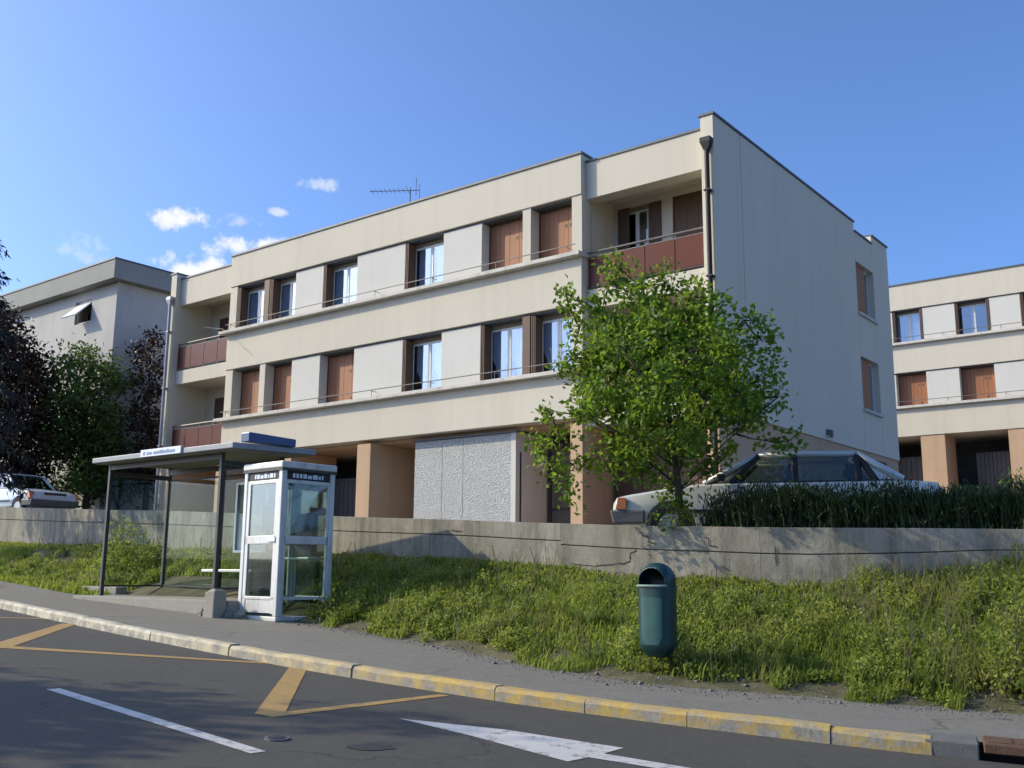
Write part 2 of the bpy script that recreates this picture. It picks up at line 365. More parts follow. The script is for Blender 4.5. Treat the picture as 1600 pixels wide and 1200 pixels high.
# ------------------------------------------------------------------ the lie of the land
def clampu(u): return max(-45., min(48., u))
def tilt(x, y): return .045 * clampu(.7071 * (y - x))          # the street climbs to the left
def z_side(x, y): return -1.29 + tilt(x, y)
def z_road(x, y): return -1.395 + tilt(x, y)
HB = R(51.9129)                                               # heading of the facades
aX, aY = -math.sin(HB), math.cos(HB); nX, nY = math.cos(HB), math.sin(HB)
FD = 18.706                                                   # distance to the facade plane
def z_terr(x, y): return .04 + tilt(x, y) + .12 * max(0, min(22, nX * x + nY * y - FD - 5))
def cat(pts, n_per=8):
    """Catmull-Rom through points of any dimension"""
    P = np.array(pts, float); out = []
    for i in range(len(P) - 1):
        p0, p1, p2, p3 = P[max(i - 1, 0)], P[i], P[i + 1], P[min(i + 2, len(P) - 1)]
        for k in range(n_per):
            t = k / n_per
            out.append(.5 * ((2 * p1) + (-p0 + p2) * t + (2 * p0 - 5 * p1 + 4 * p2 - p3) * t * t + (-p0 + 3 * p1 - 3 * p2 + p3) * t ** 3))
    out.append(P[-1]); return np.array(out)
def resample(P, step):
    d = np.r_[0, np.cumsum(np.linalg.norm(np.diff(P[:, :2], axis=0), axis=1))]
    n = max(2, int(round(d[-1] / step)) + 1); q = np.linspace(0, d[-1], n)
    return np.stack([np.interp(q, d, P[:, i]) for i in range(P.shape[1])], 1)
KERB = resample(cat([(-46, 56), (-30, 39), (-20, 28.6), (-12, 20.55), (-8.3, 16.82), (-6.06, 14.55), (-4.43, 12.95), (-2.75, 11.4), (-1.45, 10.32), (-.1, 9.32), (.65, 8.85), (1.5, 8.36), (2.4, 7.92), (3.1, 7.62), (5.5, 6.72), (10, 5.2), (20, 2.3), (34, -1.5)]), .1)
def offs(P, d):
    T = np.gradient(P[:, :2], axis=0); T /= np.linalg.norm(T, axis=1)[:, None]
    N = np.stack([-T[:, 1], T[:, 0]], 1)                       # left of travel (left -> right) = away from the road
    return P[:, :2] + N * d
# stations: verge edge G, wall foot W, foot height, wall top
ST = cat([(-34, 47, -33, 51, 2.0, 3.0), (-22, 34.3, -21, 37.2, 1.35, 2.3), (-14.5, 26.4, -15.1, 31, .92, 1.90), (-11.5, 23.2, -10.6, 26.3, .74, 1.574), (-8.4, 19.8, -7.9, 23.4, .62, 1.386), (-7.0, 18.6, -5.9, 21.35, .55, 1.23),
          (-4.7, 16.75, -3.9, 19.35, .47, 1.085), (-3.0, 15.2, -2.6, 18.05, .41, .985), (-2.05, 14.2, -1.0, 16.5, .34, .875), (-.75, 12.7, .1, 15.5, .25, .79), (.16, 11.36, .8, 14.88, .185, .745),
          (1.2, 10.25, 1.8, 14.05, .09, .68), (2.13, 9.85, 2.8, 13.3, .03, .64), (2.75, 9.68, 3.6, 12.8, -.02, .613), (3.5, 9.42, 4.8, 12.22, .08, .59), (4.6, 9.05, 5.9, 11.77, .22, .565),
          (7, 8.3, 8, 11.05, .2, .5), (12, 6.75, 13, 9.7, -.2, .3), (24, 3.3, 25, 6.6, -.9, -.2)], 10)

# big sheets
gsh = MB().sheet([[(-1500, -1500, -6), (1500, -1500, -6)], [(-1500, 1500, -6), (1500, 1500, -6)]]).build('ground', soil_m); tag(gsh, kind='structure')
near = offs(KERB, -.02); far = offs(KERB, -26)
rows = []
for i in range(0, len(KERB), 5):
    a, b = near[i], far[i]
    rows.append([(a[0] + (b[0] - a[0]) * t, a[1] + (b[1] - a[1]) * t, z_road(a[0] + (b[0] - a[0]) * t, a[1] + (b[1] - a[1]) * t)) for t in (0, .03, .1, .2, .4, .7, 1)])
road = MB().sheet(rows).build('road', road_m, fix=True); tag(road, kind='structure')
Gs = resample(ST[:, :2], .5)
def near_g(p):
    return Gs[np.argmin(((Gs - p) ** 2).sum(1))]
kb = offs(KERB, .15); rows = []
for i in range(0, len(KERB), 4):
    p = kb[i]; T = offs(KERB, 1.15)[i] - p
    # how far the pavement reaches back before the verge
    best = near_g(p); w = float(np.linalg.norm(best - p)); w = max(.8, min(3.2, w)) + .35
    rows.append([(p[0] + T[0] * q, p[1] + T[1] * q, z_side(p[0] + T[0] * q, p[1] + T[1] * q) - (.004 if q == 0 else 0)) for q in np.linspace(0, w, 6)])
pave = MB().sheet(rows).build('pavement', side_m, fix=True); tag(pave, kind='structure')
# kerb of single stones
kerb = empty('kerb'); tag(kerb, kind='structure')
acc = 0; step = 10                                            # stones about 1 m long
i = 60
kpos = {}
k_i = 0
while i + step < len(KERB):
    st = step + random.choice((-1, 0, 0, 1))
    j = min(i + st, len(KERB) - 1)
    if KERB[i][0] < 3.07 < KERB[j][0]:
        j = max(k for k in range(i, j + 1) if KERB[k][0] <= 3.09)
        if j - i < 3: i = j + 1; continue
    if KERB[i][0] > 12: break
    if 3.07 < KERB[(i + j) // 2][0] < 4.95: i = j; continue      # the gully inlet sits here
    mb = MB(); secs = []
    sub = [i + (j - i) * q / 4 for q in range(5)]
    dzj = random.uniform(-.008, .008); dy = random.uniform(-.01, .01)
    for q, ii in enumerate(sub):
        ii = ii + (.03 if q == 0 else -.03 if q == 4 else 0)
        f0 = int(ii); fr = ii - f0; f1 = min(f0 + 1, len(KERB) - 1)
        def pt(o):
            A = offs_cache[o]; return A[f0] * (1 - fr) + A[f1] * fr
        if q == 0 and k_i == 0: offs_cache = {o: offs(KERB, o) for o in (-.03, -.012, .012, .13, .15)}
        zr = lambda p: z_side(p[0], p[1])
        ring = []
        for o, hz in ((-.03, -.30), (-.012, -.02), (.012, .012), (.13, .012), (.15, -.01), (.15, -.30)):
            pp = pt(o); ring.append((pp[0] + dy * .5, pp[1] + dy, zr(pp) + hz + dzj + random.uniform(-.004, .004)))
        secs.append(ring)
    vs = [v for r_ in secs for v in r_]; fs = []
    for q in range(4):
        for k in range(6): fs.append((q * 6 + k, q * 6 + (k + 1) % 6, (q + 1) * 6 + (k + 1) % 6, (q + 1) * 6 + k))
    fs += [tuple(range(5, -1, -1)), tuple(24 + k for k in range(6))]
    mb.add(vs, fs); mb.build('kerb_stone', kerb_m, kerb, fix=True); k_i += 1
    i = j
# road paint: thin sheets over the asphalt
def marking(name, poly, m, label, cat_, z=.004, n=1):
    vs = []
    mb = MB(); mb.add([(x, y, z_road(x, y) + z) for x, y in poly], [tuple(range(len(poly)))])
    o = mb.build(name, m, fix=True)
    if o.data.polygons[0].normal.z < 0: o.data.flip_normals()
    tag(o, label, cat_); return o
def stripe(A, B, wa, wb):
    A, B = Vector(A), Vector(B); d = (B - A).normalized(); p = Vector((-d.y, d.x))
    return [tuple(A + p * wa / 2), tuple(A - p * wa / 2), tuple(B - p * wb / 2), tuple(B + p * wb / 2)]
marking('lane_dash', stripe((-3.89, 8.95), (-1.60, 6.78), .115, .115), white_mark, 'long white lane dash on the road at lower left', 'road marking')
arrow = [(-.86, 8.21), (-.03, 7.92), (.80, 7.41), (.64, 7.19), (1.7, 6.50), (1.62, 6.38), (.53, 7.05), (.38, 6.89), (-.25, 7.60)]
marking('merge_arrow', arrow, white_mark, 'white painted merge arrow at the bottom of the picture', 'road marking')
marking('bus_stop_zigzag', [(-1.97, 8.16), (-1.80, 8.04), (-.54, 9.47), (-.63, 9.54), (-1.76, 8.30), (-2.12, 10.97), (-2.31, 10.97)], yellow_mark, 'ochre zigzag tick with thick bar, right of the long white dash', 'road marking')
marking('bus_stop_zigzag', [(-5.90, 11.80), (-5.72, 11.60), (-2.55, 11.18), (-2.62, 11.30), (-5.62, 11.80), (-6.12, 14.68), (-6.32, 14.62)], yellow_mark, 'ochre zigzag tick at the left picture edge near the kerb', 'road marking')
marking('bus_stop_zigzag', stripe((-9.6, 14.9), (-6.75, 15.3), .16, .1), yellow_mark, 'thin ochre zigzag line farthest up the road', 'road marking')
# small covers in the road
def disc(mb, x, y, r_, z0, z1, n=20, fz=z_road):
    b = fz(x, y)
    mb.add([(x + r_ * math.cos(2 * math.pi * k / n), y + r_ * math.sin(2 * math.pi * k / n), fz(x + r_ * math.cos(2 * math.pi * k / n), y + r_ * math.sin(2 * math.pi * k / n)) + z) for z in (z0, z1) for k in range(n)],
           [tuple(range(n, 2 * n))] + [(k, (k + 1) % n, n + (k + 1) % n, n + k) for k in range(n)])
    return mb
vc = empty('valve_cover', (-1.585, 7.23, z_road(-1.585, 7.23))); vc_o = vc.location.copy()
tag(vc, 'small dark valve cover in the road beside the white dash', 'cover')
def rel(mb, o): mb.v = [tuple(Vector(q) - o) for q in mb.v]; return mb
rel(disc(MB(), -1.585, 7.23, .085, -.02, .012), vc_o).build('ring', rail_m, vc)
rel(disc(MB(), -1.585, 7.23, .062, .0, .016), vc_o).build('lid', black_m, vc)
pt_ = MB(); pp = []
for k in range(18):
    a = 2 * math.pi * k / 18; r_ = random.uniform(.75, 1.15); pp.append((-.92 + .16 * r_ * math.cos(a), 7.09 + .11 * r_ * math.sin(a)))
pt_.add([(x, y, z_road(x, y) + .004) for x, y in pp], [tuple(range(18))]); tag(pt_.build('tar_patch', mat('tar', (.03, .03, .03), .7, .3, 30, .5, 60)), 'small rough tar patch in the road left of the arrow', 'patch')

# verge between pavement and wall
rows = []
SS = resample(ST, .3)
for s in SS:
    row = []
    for t in (-.12, 0, .08, .2, .35, .5, .65, .8, .92, 1.06):
        x = s[0] + (s[2] - s[0]) * t; y = s[1] + (s[3] - s[1]) * t
        zb = z_side(s[0], s[1]); tt = max(0, t); e = tt ** 1.05
        z = zb + (s[4] - .10 - zb) * e + (.05 * mnoise.noise((x * .9, y * .9, 0)) if 0 < t < 1 else 0) - (.05 if t < 0 else 0) + (.012 if t == 0 else 0)
        row.append((x, y, z))
    rows.append(row)
bank = MB().sheet(rows).build('grass_bank', soil_m, smooth=True, fix=True); tag(bank, kind='structure')
BANK = np.array(rows)
def bank_z(i, t):
    T = np.array((-.12, 0, .08, .2, .35, .5, .65, .8, .92, 1.06)); return np.array([np.interp(t, T, BANK[i][:, k]) for k in range(3)])
# yard behind the wall
rows = []
for s in SS[::3]:
    rows.append([(s[2] + nX * q, s[3] + nY * q, z_terr(s[2] + nX * q, s[3] + nY * q)) for q in (.12, 1.5, 4, 8, 12, 18, 25, 33, 45, 70, 110)])
yard = MB().sheet(rows).build('yard', terr_m, smooth=True, fix=True); tag(yard, kind='structure')

# ------------------------------------------------------------------ retaining wall
rw = empty('retaining_wall'); tag(rw, 'long weathered grey concrete retaining wall above the grass bank', 'wall')
WS = resample(ST[:, 2:], .1)
def wall_off(P, d):
    T = np.gradient(P[:, :2], axis=0); T /= np.linalg.norm(T, axis=1)[:, None]; return P[:, :2] + np.stack([-T[:, 1], T[:, 0]], 1) * d
WO = {d: wall_off(WS, d) for d in (0, .012, .05, .22, .28)}
rows = []
for i in range(0, len(WS), 4):
    q = WS[i]; f0, b0 = WO[.05][i], WO[.22][i]
    rows.append([(f0[0], f0[1], q[2] - .5), (f0[0], f0[1], q[3] - .03), (b0[0], b0[1], q[3] - .03), (b0[0], b0[1], q[2] - .5)])
MB().sheet(rows).build('wall_core', wall_m, rw, fix=True)
def wall_block(i, j, lo, hi, proud=0.0, name='concrete_panel'):
    """a panel of the wall between stations i..j and heights lo..hi (0 foot, 1 top)"""
    n = max(1, (j - i) // 6); secs = []
    for q in range(n + 1):
        ii = i + (j - i) * q / n; k = int(ii); fr = ii - k; k1 = min(k + 1, len(WS) - 1)
        w = WS[k] * (1 - fr) + WS[k1] * fr; F0 = WO[0][k] * (1 - fr) + WO[0][k1] * fr; B0 = WO[.28][k] * (1 - fr) + WO[.28][k1] * fr
        d = (F0 - B0) / np.linalg.norm(F0 - B0) * proud
        foot = w[2] - .35; z0 = foot + (w[3] - foot) * lo; z1 = foot + (w[3] - foot) * hi
        secs.append([(F0[0] + d[0], F0[1] + d[1], z0), (F0[0] + d[0], F0[1] + d[1], z1), (B0[0], B0[1], z1), (B0[0], B0[1], z0)])
    vs = [v for s_ in secs for v in s_]; fs = [(q * 4 + k, q * 4 + (k + 1) % 4, (q + 1) * 4 + (k + 1) % 4, (q + 1) * 4 + k) for q in range(n) for k in range(4)]
    fs += [(3, 2, 1, 0), tuple(n * 4 + k for k in range(4))]
    return MB().add(vs, fs).build(name, wall_m, rw, fix=True, bevel=.006)
i = 30
while i < len(WS) - 30:
    L_ = random.randint(24, 34); j = i + L_
    x = WS[i][0]
    if x > 16: break
    mid = .66 if -1 < x < 3.3 else .72
    sp_ = random.uniform(-.006, .006)
    wall_block(i, j - 0, mid + .008, 1, sp_)
    wall_block(i, j - 0 if random.random() < .5 else j, .0, mid - .008, sp_ + random.uniform(-.008, .004))
    i = j
# cracks: jagged dark slits in the panels near the bin
def crack(pts):
    mb = MB(); prev = None
    P = []
    for k in range(len(pts) - 1):
        for q in range(4):
            t = q / 4; P.append((pts[k][0] + (pts[k + 1][0] - pts[k][0]) * t + random.uniform(-1.5, 1.5), pts[k][1] + (pts[k + 1][1] - pts[k][1]) * t + random.uniform(-1, 1)))
    P.append(pts[-1])
    W3 = []
    for (x, y) in P:
        best = None
        for k in range(0, len(WS)):
            q = WO[0][k]; px = q[0] / q[1]; ray = at(x, y, 1.0)
            e = abs(px - ray.x)
            if best is None or e < best[0]: best = (e, k)
        k = best[1]; q = WO[0][k]; z = at(x, y, q[1]).z
        nrm = (WO[0][k] - WO[.28][k]); nrm = nrm / np.linalg.norm(nrm)
        W3.append(Vector((q[0] + nrm[0] * .004, q[1] + nrm[1] * .004, z)))
    vs = []
    for k, q in enumerate(W3):
        d = (W3[min(k + 1, len(W3) - 1)] - W3[max(k - 1, 0)]).normalized(); c = d.cross(Vector((nrm[0], nrm[1], 0))).normalized()
        w = .010 * random.uniform(.4, 1.3) * (0.3 if k in (0, len(W3) - 1) else 1)
        vs += [q + c * w, q - c * w]
    mb.add(vs, [(2 * k, 2 * k + 1, 2 * k + 3, 2 * k + 2) for k in range(len(W3) - 1)]); mb.build('crack', black_m, rw)
crack([(990, 856), (987, 872), (974, 882), (962, 877)]); crack([(962, 880), (930, 885), (890, 880)]); crack([(1208, 852), (1210, 884)])
crack([(990, 825), (1012, 840), (1022, 853)]); crack([(638, 838), (640, 852)]); crack([(1100, 838), (1108, 850), (1120, 856)]); crack([(700, 828), (724, 830)])
def root_at(e, loc):
    e.location = loc
    for ch in e.children: ch.location = -Vector(loc)
root_at(rw, (1.8, 14.05, .1)); root_at(kerb, (.65, 8.85, -1.1))

# ------------------------------------------------------------------ apartment buildings
BROT = HB - math.pi / 2                                        # local x = along the facade to the right, y = into the building
def B(s0, s1, y0, y1, z0, z1): return (-s1, -s0, y0, y1, z0, z1)
def window(parent, s0, s1, z0, z1, y=.38, curtain=(.0, 1.0), lace=0.):
    """white two-leaf window in a brown outer frame, set y deep, with panes and voile behind"""
    w = s1 - s0; fr = MB(); t = .05
    for b in (B(s0, s1, y - .02, y + .05, z1 - .10, z1), B(s0, s1, y - .02, y + .05, z0, z0 + .05), B(s0, s0 + .05, y - .02, y + .05, z0 + .05, z1 - .10), B(s1 - .05, s1, y - .02, y + .05, z0 + .05, z1 - .10)): fr.box(*b)
    o = fr.build('window', brown_frame, parent)
    m = (s0 + s1) / 2
    for (a, b) in ((s0 + .055, m - .004), (m + .004, s1 - .055)):
        q = MB(); zz0, zz1 = z0 + .055, z1 - .105
        for bb in (B(a, b, y, y + .04, zz1 - .05, zz1), B(a, b, y, y + .04, zz0, zz0 + .06), B(a, a + .045, y, y + .04, zz0 + .06, zz1 - .05), B(b - .045, b, y, y + .04, zz0 + .06, zz1 - .05)): q.box(*bb)
        q.build('sash', white_paint, o)
        box('pane', B(a + .045, b - .045, y + .015, y + .021, zz0 + .06, zz1 - .05), pane_m, o)
        # voile hanging in folds
        c0 = a + (b - a) * curtain[0]; c1 = a + (b - a) * curtain[1]; n = 26; rws = []
        for zz in (0, 1):
            rws.append([(-(c0 + (c1 - c0) * k / n), y + .07 + .018 * math.sin(k * 1.9) + .006 * math.sin(k * .7 + s0 * 5), zz1 if zz else zz0 + .02 + lace * abs(math.cos(math.pi * k / n)) ** 1.5 * (zz1 - zz0)) for k in range(n + 1)])
        MB().sheet(rws).build('curtain', curt_m, o)
    return o
def closed_shutter(parent, s0, s1, z0, z1, y=.36, m=None):
    m = m or shutter_m
    o = boxes('shutter', [B(s0, s1, y, y + .06, z1 - .05, z1), B(s0, s0 + .03, y, y + .06, z0, z1 - .05), B(s1 - .03, s1, y, y + .06, z0, z1 - .05), B(s0 + .03, s1 - .03, y + .045, y + .06, z0, z1 - .05)], shutter_dark, parent)
    n = 8; a, b = s0 + .032, s1 - .032; w = (b - a) / n
    for k in range(n):
        box('board', B(a + k * w + .003, a + (k + 1) * w - .003, y + .008 + (.004 if k % 2 else 0), y + .035, z0 + .01, z1 - .055), m, o)
    for k in (1, 2):      # recessed finger pulls on the leaves by the closing edge
        box('pull', B(a + (k + .25) * w, a + (k + .7) * w, y + .001, y + .012, z0 + (z1 - z0) * .62, z0 + (z1 - z0) * .62 + .075), shutter_dark, o)
    box('bolt', B(a + 1.9 * w, a + 2.3 * w, y - .004, y + .012, z0 + .12, z0 + .2), shutter_dark, o)
    return o
def folded_shutter(parent, s0, s1, z0, z1, side):
    """leaves folded into the jamb, side = +1 for the left jamb"""
    e = s1 if side > 0 else s0
    o = None
    for k in range(3):
        a = e - side * (.012 + k * .038); b = a - side * .03
        q = box('shutter' if o is None else 'board', B(min(a, b), max(a, b), .04 + .01 * k, .345, z0 + .01, z1 - .03), shutter_dark, parent if o is None else o)
        o = o or q
    return o
def rail(parent, s0, s1, z, y=-.12, gap=2.1):
    mb = MB().tube([(-s1, y, z), (-s0, y, z)], .014, 6)
    n = int((s1 - s0) / gap)
    for k in range(n + 1):
        s = s0 + .25 + (s1 - s0 - .5) * k / n; mb.tube([(-s, y, z), (-s, y + .02, z - .03), (-s, .06, z - .03)], .009, 5)
        mb.tube([(-s, y, z), (-s, y, z - .17)], .008, 5)
    return mb.build('window_rail', rail_m, parent)

ab = empty('apartment_building', (4.289, 20.405, 0), BROT)
tag(ab, 'long cream three-storey apartment block in the centre with brown shutters and balconies', 'building')
S0, S1 = 3.43, 16.75; Z2, Z1 = 7.38, 4.63; H2, H1 = 8.82, 6.16; SOF = 3.51; TOP = 9.82
WIN = [(3.75, 4.92), (5.19, 6.50), (7.82, 9.18), (11.06, 12.44), (13.68, 14.82), (15.10, 16.38)]
box('parapet', B(S0, S1, 0, .42, H2, TOP), cream, ab, .008)
box('coping', B(S0 - .03, S1 + .03, -.035, .46, TOP + .001, TOP + .055), coping_m, ab)
box('spandrel', B(S0, S1, 0, .42, H1, Z2 - .10), cream, ab, .008)
box('spandrel', B(S0, S1, 0, .42, SOF, Z1 - .10), cream, ab, .008)
for z in (Z2, Z1): box('sill', B(S0 - .06, S1 + .2, -.20, .40, z - .098, z), sill_m, ab, .01)
for (z0, z1) in ((Z2, H2), (Z1, H1)):
    for (a, b) in ((S0, 3.72), (4.93, 5.18), (14.83, 15.09), (16.40, S1)):
        hid = (z0 == Z2 and a == 14.83) or (z0 == Z1 and a == 4.93)          # open leaves are folded in front of this pier
        box('pier', B(a, b, .14 if hid else .03, .40, z0 + .002, z1 - .002), cream, ab, .006)
        if hid:
            for q in range(3): box('shutter_leaf', B(a + .01, b - .01, .03 + q * .036, .058 + q * .036, z0 + .012, z1 - .06), shutter_dark, ab)
    for (a, b) in ((6.51, 7.81), (9.19, 11.05), (12.45, 13.67)): box('wall_panel', B(a, b, .07, .40, z0 + .002, z1 - .05), white_panel, ab, .006)
    box('lintel_shade_line', B(S0 + .3, S1 - .36, .09, .34, z1 - .046, z1 - .002), coping_m, ab)  # dark strip stands in for the recess shadow under the band
    rail(ab, S0 + .1, S1 - .05, z0 + .19)
for k, (a, b) in enumerate(WIN):
    for (z0, z1, fl) in ((Z2, H2 - .05, 2), (Z1, H1 - .05, 1)):
        if (fl == 2 and k < 2) or (fl == 1 and k > 2): closed_shutter(ab, a, b, z0 + .002, z1)
        else:
            window(ab, a, b, z0 + .002, z1, curtain=[(0, 1), (0, 1), (.05, .8), (.1, .9), (.25, 1.), (.3, 1.)][k], lace=.42 if fl == 1 else 0)
            folded_shutter(ab, a, b, z0, z1, 1)
# bays with balconies at both ends
def balcony_bay(s0, s1, par):
    ya = .19
    box('parapet', B(s0, s1, ya, .6, 8.73, 9.64), cream, ab, .006)
    box('coping', B(s0, s1, ya - .03, .62, 9.641, 9.69), coping_m, ab)
    for zs, rail_z in ((6.5, 7.41), (3.77, 4.66)):
        box('balcony_slab', B(s0, s1, ya, 1.4, zs - .45, zs), cream, ab, .006)
        bal = MB(); bal.tube([(-s1 + .02, ya + .05, rail_z), (-s0 - .02, ya + .05, rail_z)], .028, 8); bal.tube([(-s1 + .02, ya + .05, rail_z - .11), (-s0 - .02, ya + .05, rail_z - .11)], .016, 6)
        bal.tube([(-s1 + .02, ya + .05, zs + .08), (-s0 - .02, ya + .05, zs + .08)], .02, 6)
        n = 4
        for k in range(n + 1):
            s = s0 + .04 + (s1 - s0 - .08) * k / n; bal.tube([(-s, ya + .06, zs), (-s, ya + .06, rail_z)], .018, 6)
        o = bal.build('balustrade', rail_m, ab, fix=True)
        for k in range(n):
            a = s0 + .04 + (s1 - s0 - .08) * k / n; b = s0 + .04 + (s1 - s0 - .08) * (k + 1) / n
            box('balcony_glass', B(a + .012, b - .012, ya + .02, ya + .03, zs + .09, rail_z - .13), balcony_glass, o)
    return ya
balcony_bay(.30, S0 - .005, ab); balcony_bay(S1 + .005, 19.70, ab)
# back walls of the balcony recesses with french windows
for (s0, s1, side) in ((.30, S0, 'r'), (S1, 19.70, 'l')):
    for (zf, zc) in ((6.5, 8.95), (3.77, 6.05)):
        if side == 'r': op = [(2.08, 3.28, 2.3, 1), (.5, 1.80, 2.3, 0)]
        else: op = [(17.9, 19.2, 1.95, 0)]
        edges = sorted([(a, b) for a, b, _, _ in op]); hgt = op[0][2]
        xs = [s0] + [v for e in edges for v in e] + [s1]
        for k in range(0, len(xs), 2): box('recess_wall', B(xs[k], xs[k + 1], 1.4, 1.65, zf + .002, zc), cream, ab)
        for (a, b, hh, opn) in op:
            box('recess_wall', B(a, b, 1.4, 1.65, zf + hh, zc), cream, ab)
            if opn:
                window(ab, a + .36, b - .1, zf + .02, zf + hh, 1.5, (0, .06))
                boxes('shutter', [B(a, a + .35, 1.42, 1.45, zf + .03, zf + hh - .02), B(b - .32, b, 1.36, 1.39, zf + .03, zf + hh - .02)], shutter_dark, ab)
            else: closed_shutter(ab, a, b, zf + .02, zf + hh, 1.44, shutter_dark)
        box('recess_ceiling', B(s0, s1, .6, 1.66, zc + .001, zc + .1), cream, ab)
# side cheeks of the projecting middle
box('cheek_wall', B(S0 + .001, S0 + .30, .43, 1.66, SOF, 8.95), cream, ab); box('cheek_wall', B(S1 - .30, S1 - .001, .43, 1.66, SOF, 8.95), cream, ab)
# gable end towards the right, in panels with open joints
GP = [((0, 1.315), 9.84), ((1.327, 2.695), 9.838), ((2.707, 8.58), 9.84)]
for (y0, y1), zt in GP: box('gable_panel', (-.30, 0.0 if y0 != 1.327 else .006, y0, y1, 3.36, zt), gable_m, ab, .004)
W1z, W2z = (7.25, 8.72), (4.53, 6.0)
for z0, z1 in ((3.36, W2z[0]), (W2z[1], W1z[0]), (W1z[1], 9.58)): box('gable_panel', (-.30, 0, 8.581, 10.02, z0, z1), gable_m, ab)
box('gable_panel', (-.30, 0, 10.03, 11.42, 3.36, 9.84), gable_m, ab, .004)
box('coping', (-.34, .035, -.03, 8.60, 9.842, 9.89), coping_m, ab); box('coping', (-.34, .035, 8.61, 10.02, 9.582, 9.63), coping_m, ab); box('coping', (-.34, .035, 10.025, 11.45, 9.842, 9.89), coping_m, ab)
for z0, z1 in (W1z, W2z):
    box('window_sill', (-.22, .07, 8.54, 10.06, z0 - .08, z0 - .003), sill_m, ab)
    w = boxes('window', [(-.22, -.17, 8.585, 10.015, z1 - .06, z1 - .002), (-.22, -.17, 8.585, 8.63, z0, z1 - .06), (-.22, -.17, 9.97, 10.015, z0, z1 - .06), (-.22, -.17, 9.27, 9.33, z0, z1 - .06)], white_paint, ab)
    box('pane', (-.2, -.194, 8.63, 9.27, z0, z1 - .06), pane_m, w); box('pane', (-.2, -.194, 9.33, 9.97, z0, z1 - .06), pane_m, w)
    box('shutter', (-.17, -.02, 8.59, 8.64, z0 + .01, z1 - .02), shutter_dark, ab); 
    o = box('shutter', (-.13, -.10, 8.645, 8.79, z0 + .01, z1 - .02), shutter_m, ab)
    for k in range(1, 6): box('board', (-.13, -.10, 8.645 + k * .15, 8.79 + k * .15, z0 + .01, z1 - .02), shutter_m, o)
box('end_wall', B(19.70, 20.0, 0, 11.42, .2, 9.80), cream, ab); box('coping', B(19.68, 20.03, -.03, 11.44, 9.801, 9.85), coping_m, ab)
box('rear_wall', B(.30, 19.70, 11.12, 11.42, .2, 9.64), cream, ab)
box('roof_slab', B(.30, 19.70, .42, 11.12, 8.96, 9.2), sill_m, ab)
for z in (6.07, 3.42): box('floor_slab', B(.30, 19.70, 1.66 if z > 0 else 0, 11.12, z, z + .2), sill_m, ab)
for z in (6.07, 3.42): box('floor_slab', B(S0 + .3, S1 - .3, .425, 1.66, z, z + .2), peach if z < 4 else sill_m, ab)
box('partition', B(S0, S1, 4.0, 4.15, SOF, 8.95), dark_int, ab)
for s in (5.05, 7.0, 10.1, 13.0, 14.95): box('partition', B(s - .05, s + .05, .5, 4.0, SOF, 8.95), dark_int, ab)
# ground floor, set back under the block
box('gable_base', (-.36, -.04, 0.04, 11.38, .15, 3.36), peach, ab)
box('gable_vent', (-.05, -.025, 8.9, 10.3, 2.75, 3.2), garage_brown, ab)
for (a, b) in ((0, .30), (3.45, 3.78), (10.23, 10.74), (13.45, 13.95), (16.45, 16.95), (19.45, 19.69)): box('cross_wall', B(a, b, .03 if a else .0, 1.75, .2, SOF - .1 if a else 3.355), peach, ab, .006)
box('ground_wall', B(.3, 5.6, 1.75, 1.95, .2, 3.42), garage_brown, ab)
box('ground_wall', B(5.6, 10.74, 1.75, 1.95, .2, 3.42), peach, ab)
box('ground_wall', B(10.74, 16.45, 3.6, 3.8, .2, 3.42), garage_grey, ab); box('ground_wall', B(16.45, 19.7, 1.75, 1.95, .2, 3.42), peach, ab)
def garage_door(s0, s1, y, z0, z1, m, n=14, leaf=None):
    o = boxes('garage_door', [B(s0, s1, y + .03, y + .06, z0, z1), B(s0, s1, y - .02, y + .03, z1 - .08, z1)], m, ab)
    w = (s1 - s0) / n
    for k in range(n): box('board', B(s0 + k * w + .008, s0 + (k + 1) * w - .008, y, y + .03, z0, z1 - .085), m, o)
    return o
garage_door(10.75, 13.44, 1.55, .5, 2.72, garage_grey); garage_door(13.96, 16.44, 1.2, .8, 2.95, garage_blue, 10); garage_door(16.96, 18.2, 1.70, .8, 2.7, garage_grey, 6)
garage_door(.5, 3.3, 1.2, .3, 2.9, garage_brown, 4); box('door_head', B(.3, 3.44, 1.1, 1.3, 2.92, 3.3), garage_brown, ab)
door = boxes('entrance_door', [B(3.79, 3.86, 1.5, 1.58, .4, 3.2), B(5.4, 5.47, 1.5, 1.58, .4, 3.2), B(3.86, 5.4, 1.5, 1.58, 3.1, 3.2), B(3.86, 5.4, 1.5, 1.58, 1.55, 1.61), B(4.6, 4.66, 1.5, 1.58, .4, 3.1), B(3.86, 5.4, 1.5, 1.58, 2.45, 2.5)], dark_steel, ab)
box('pane', B(3.87, 5.39, 1.53, 1.54, .5, 3.09), pane_m, door)
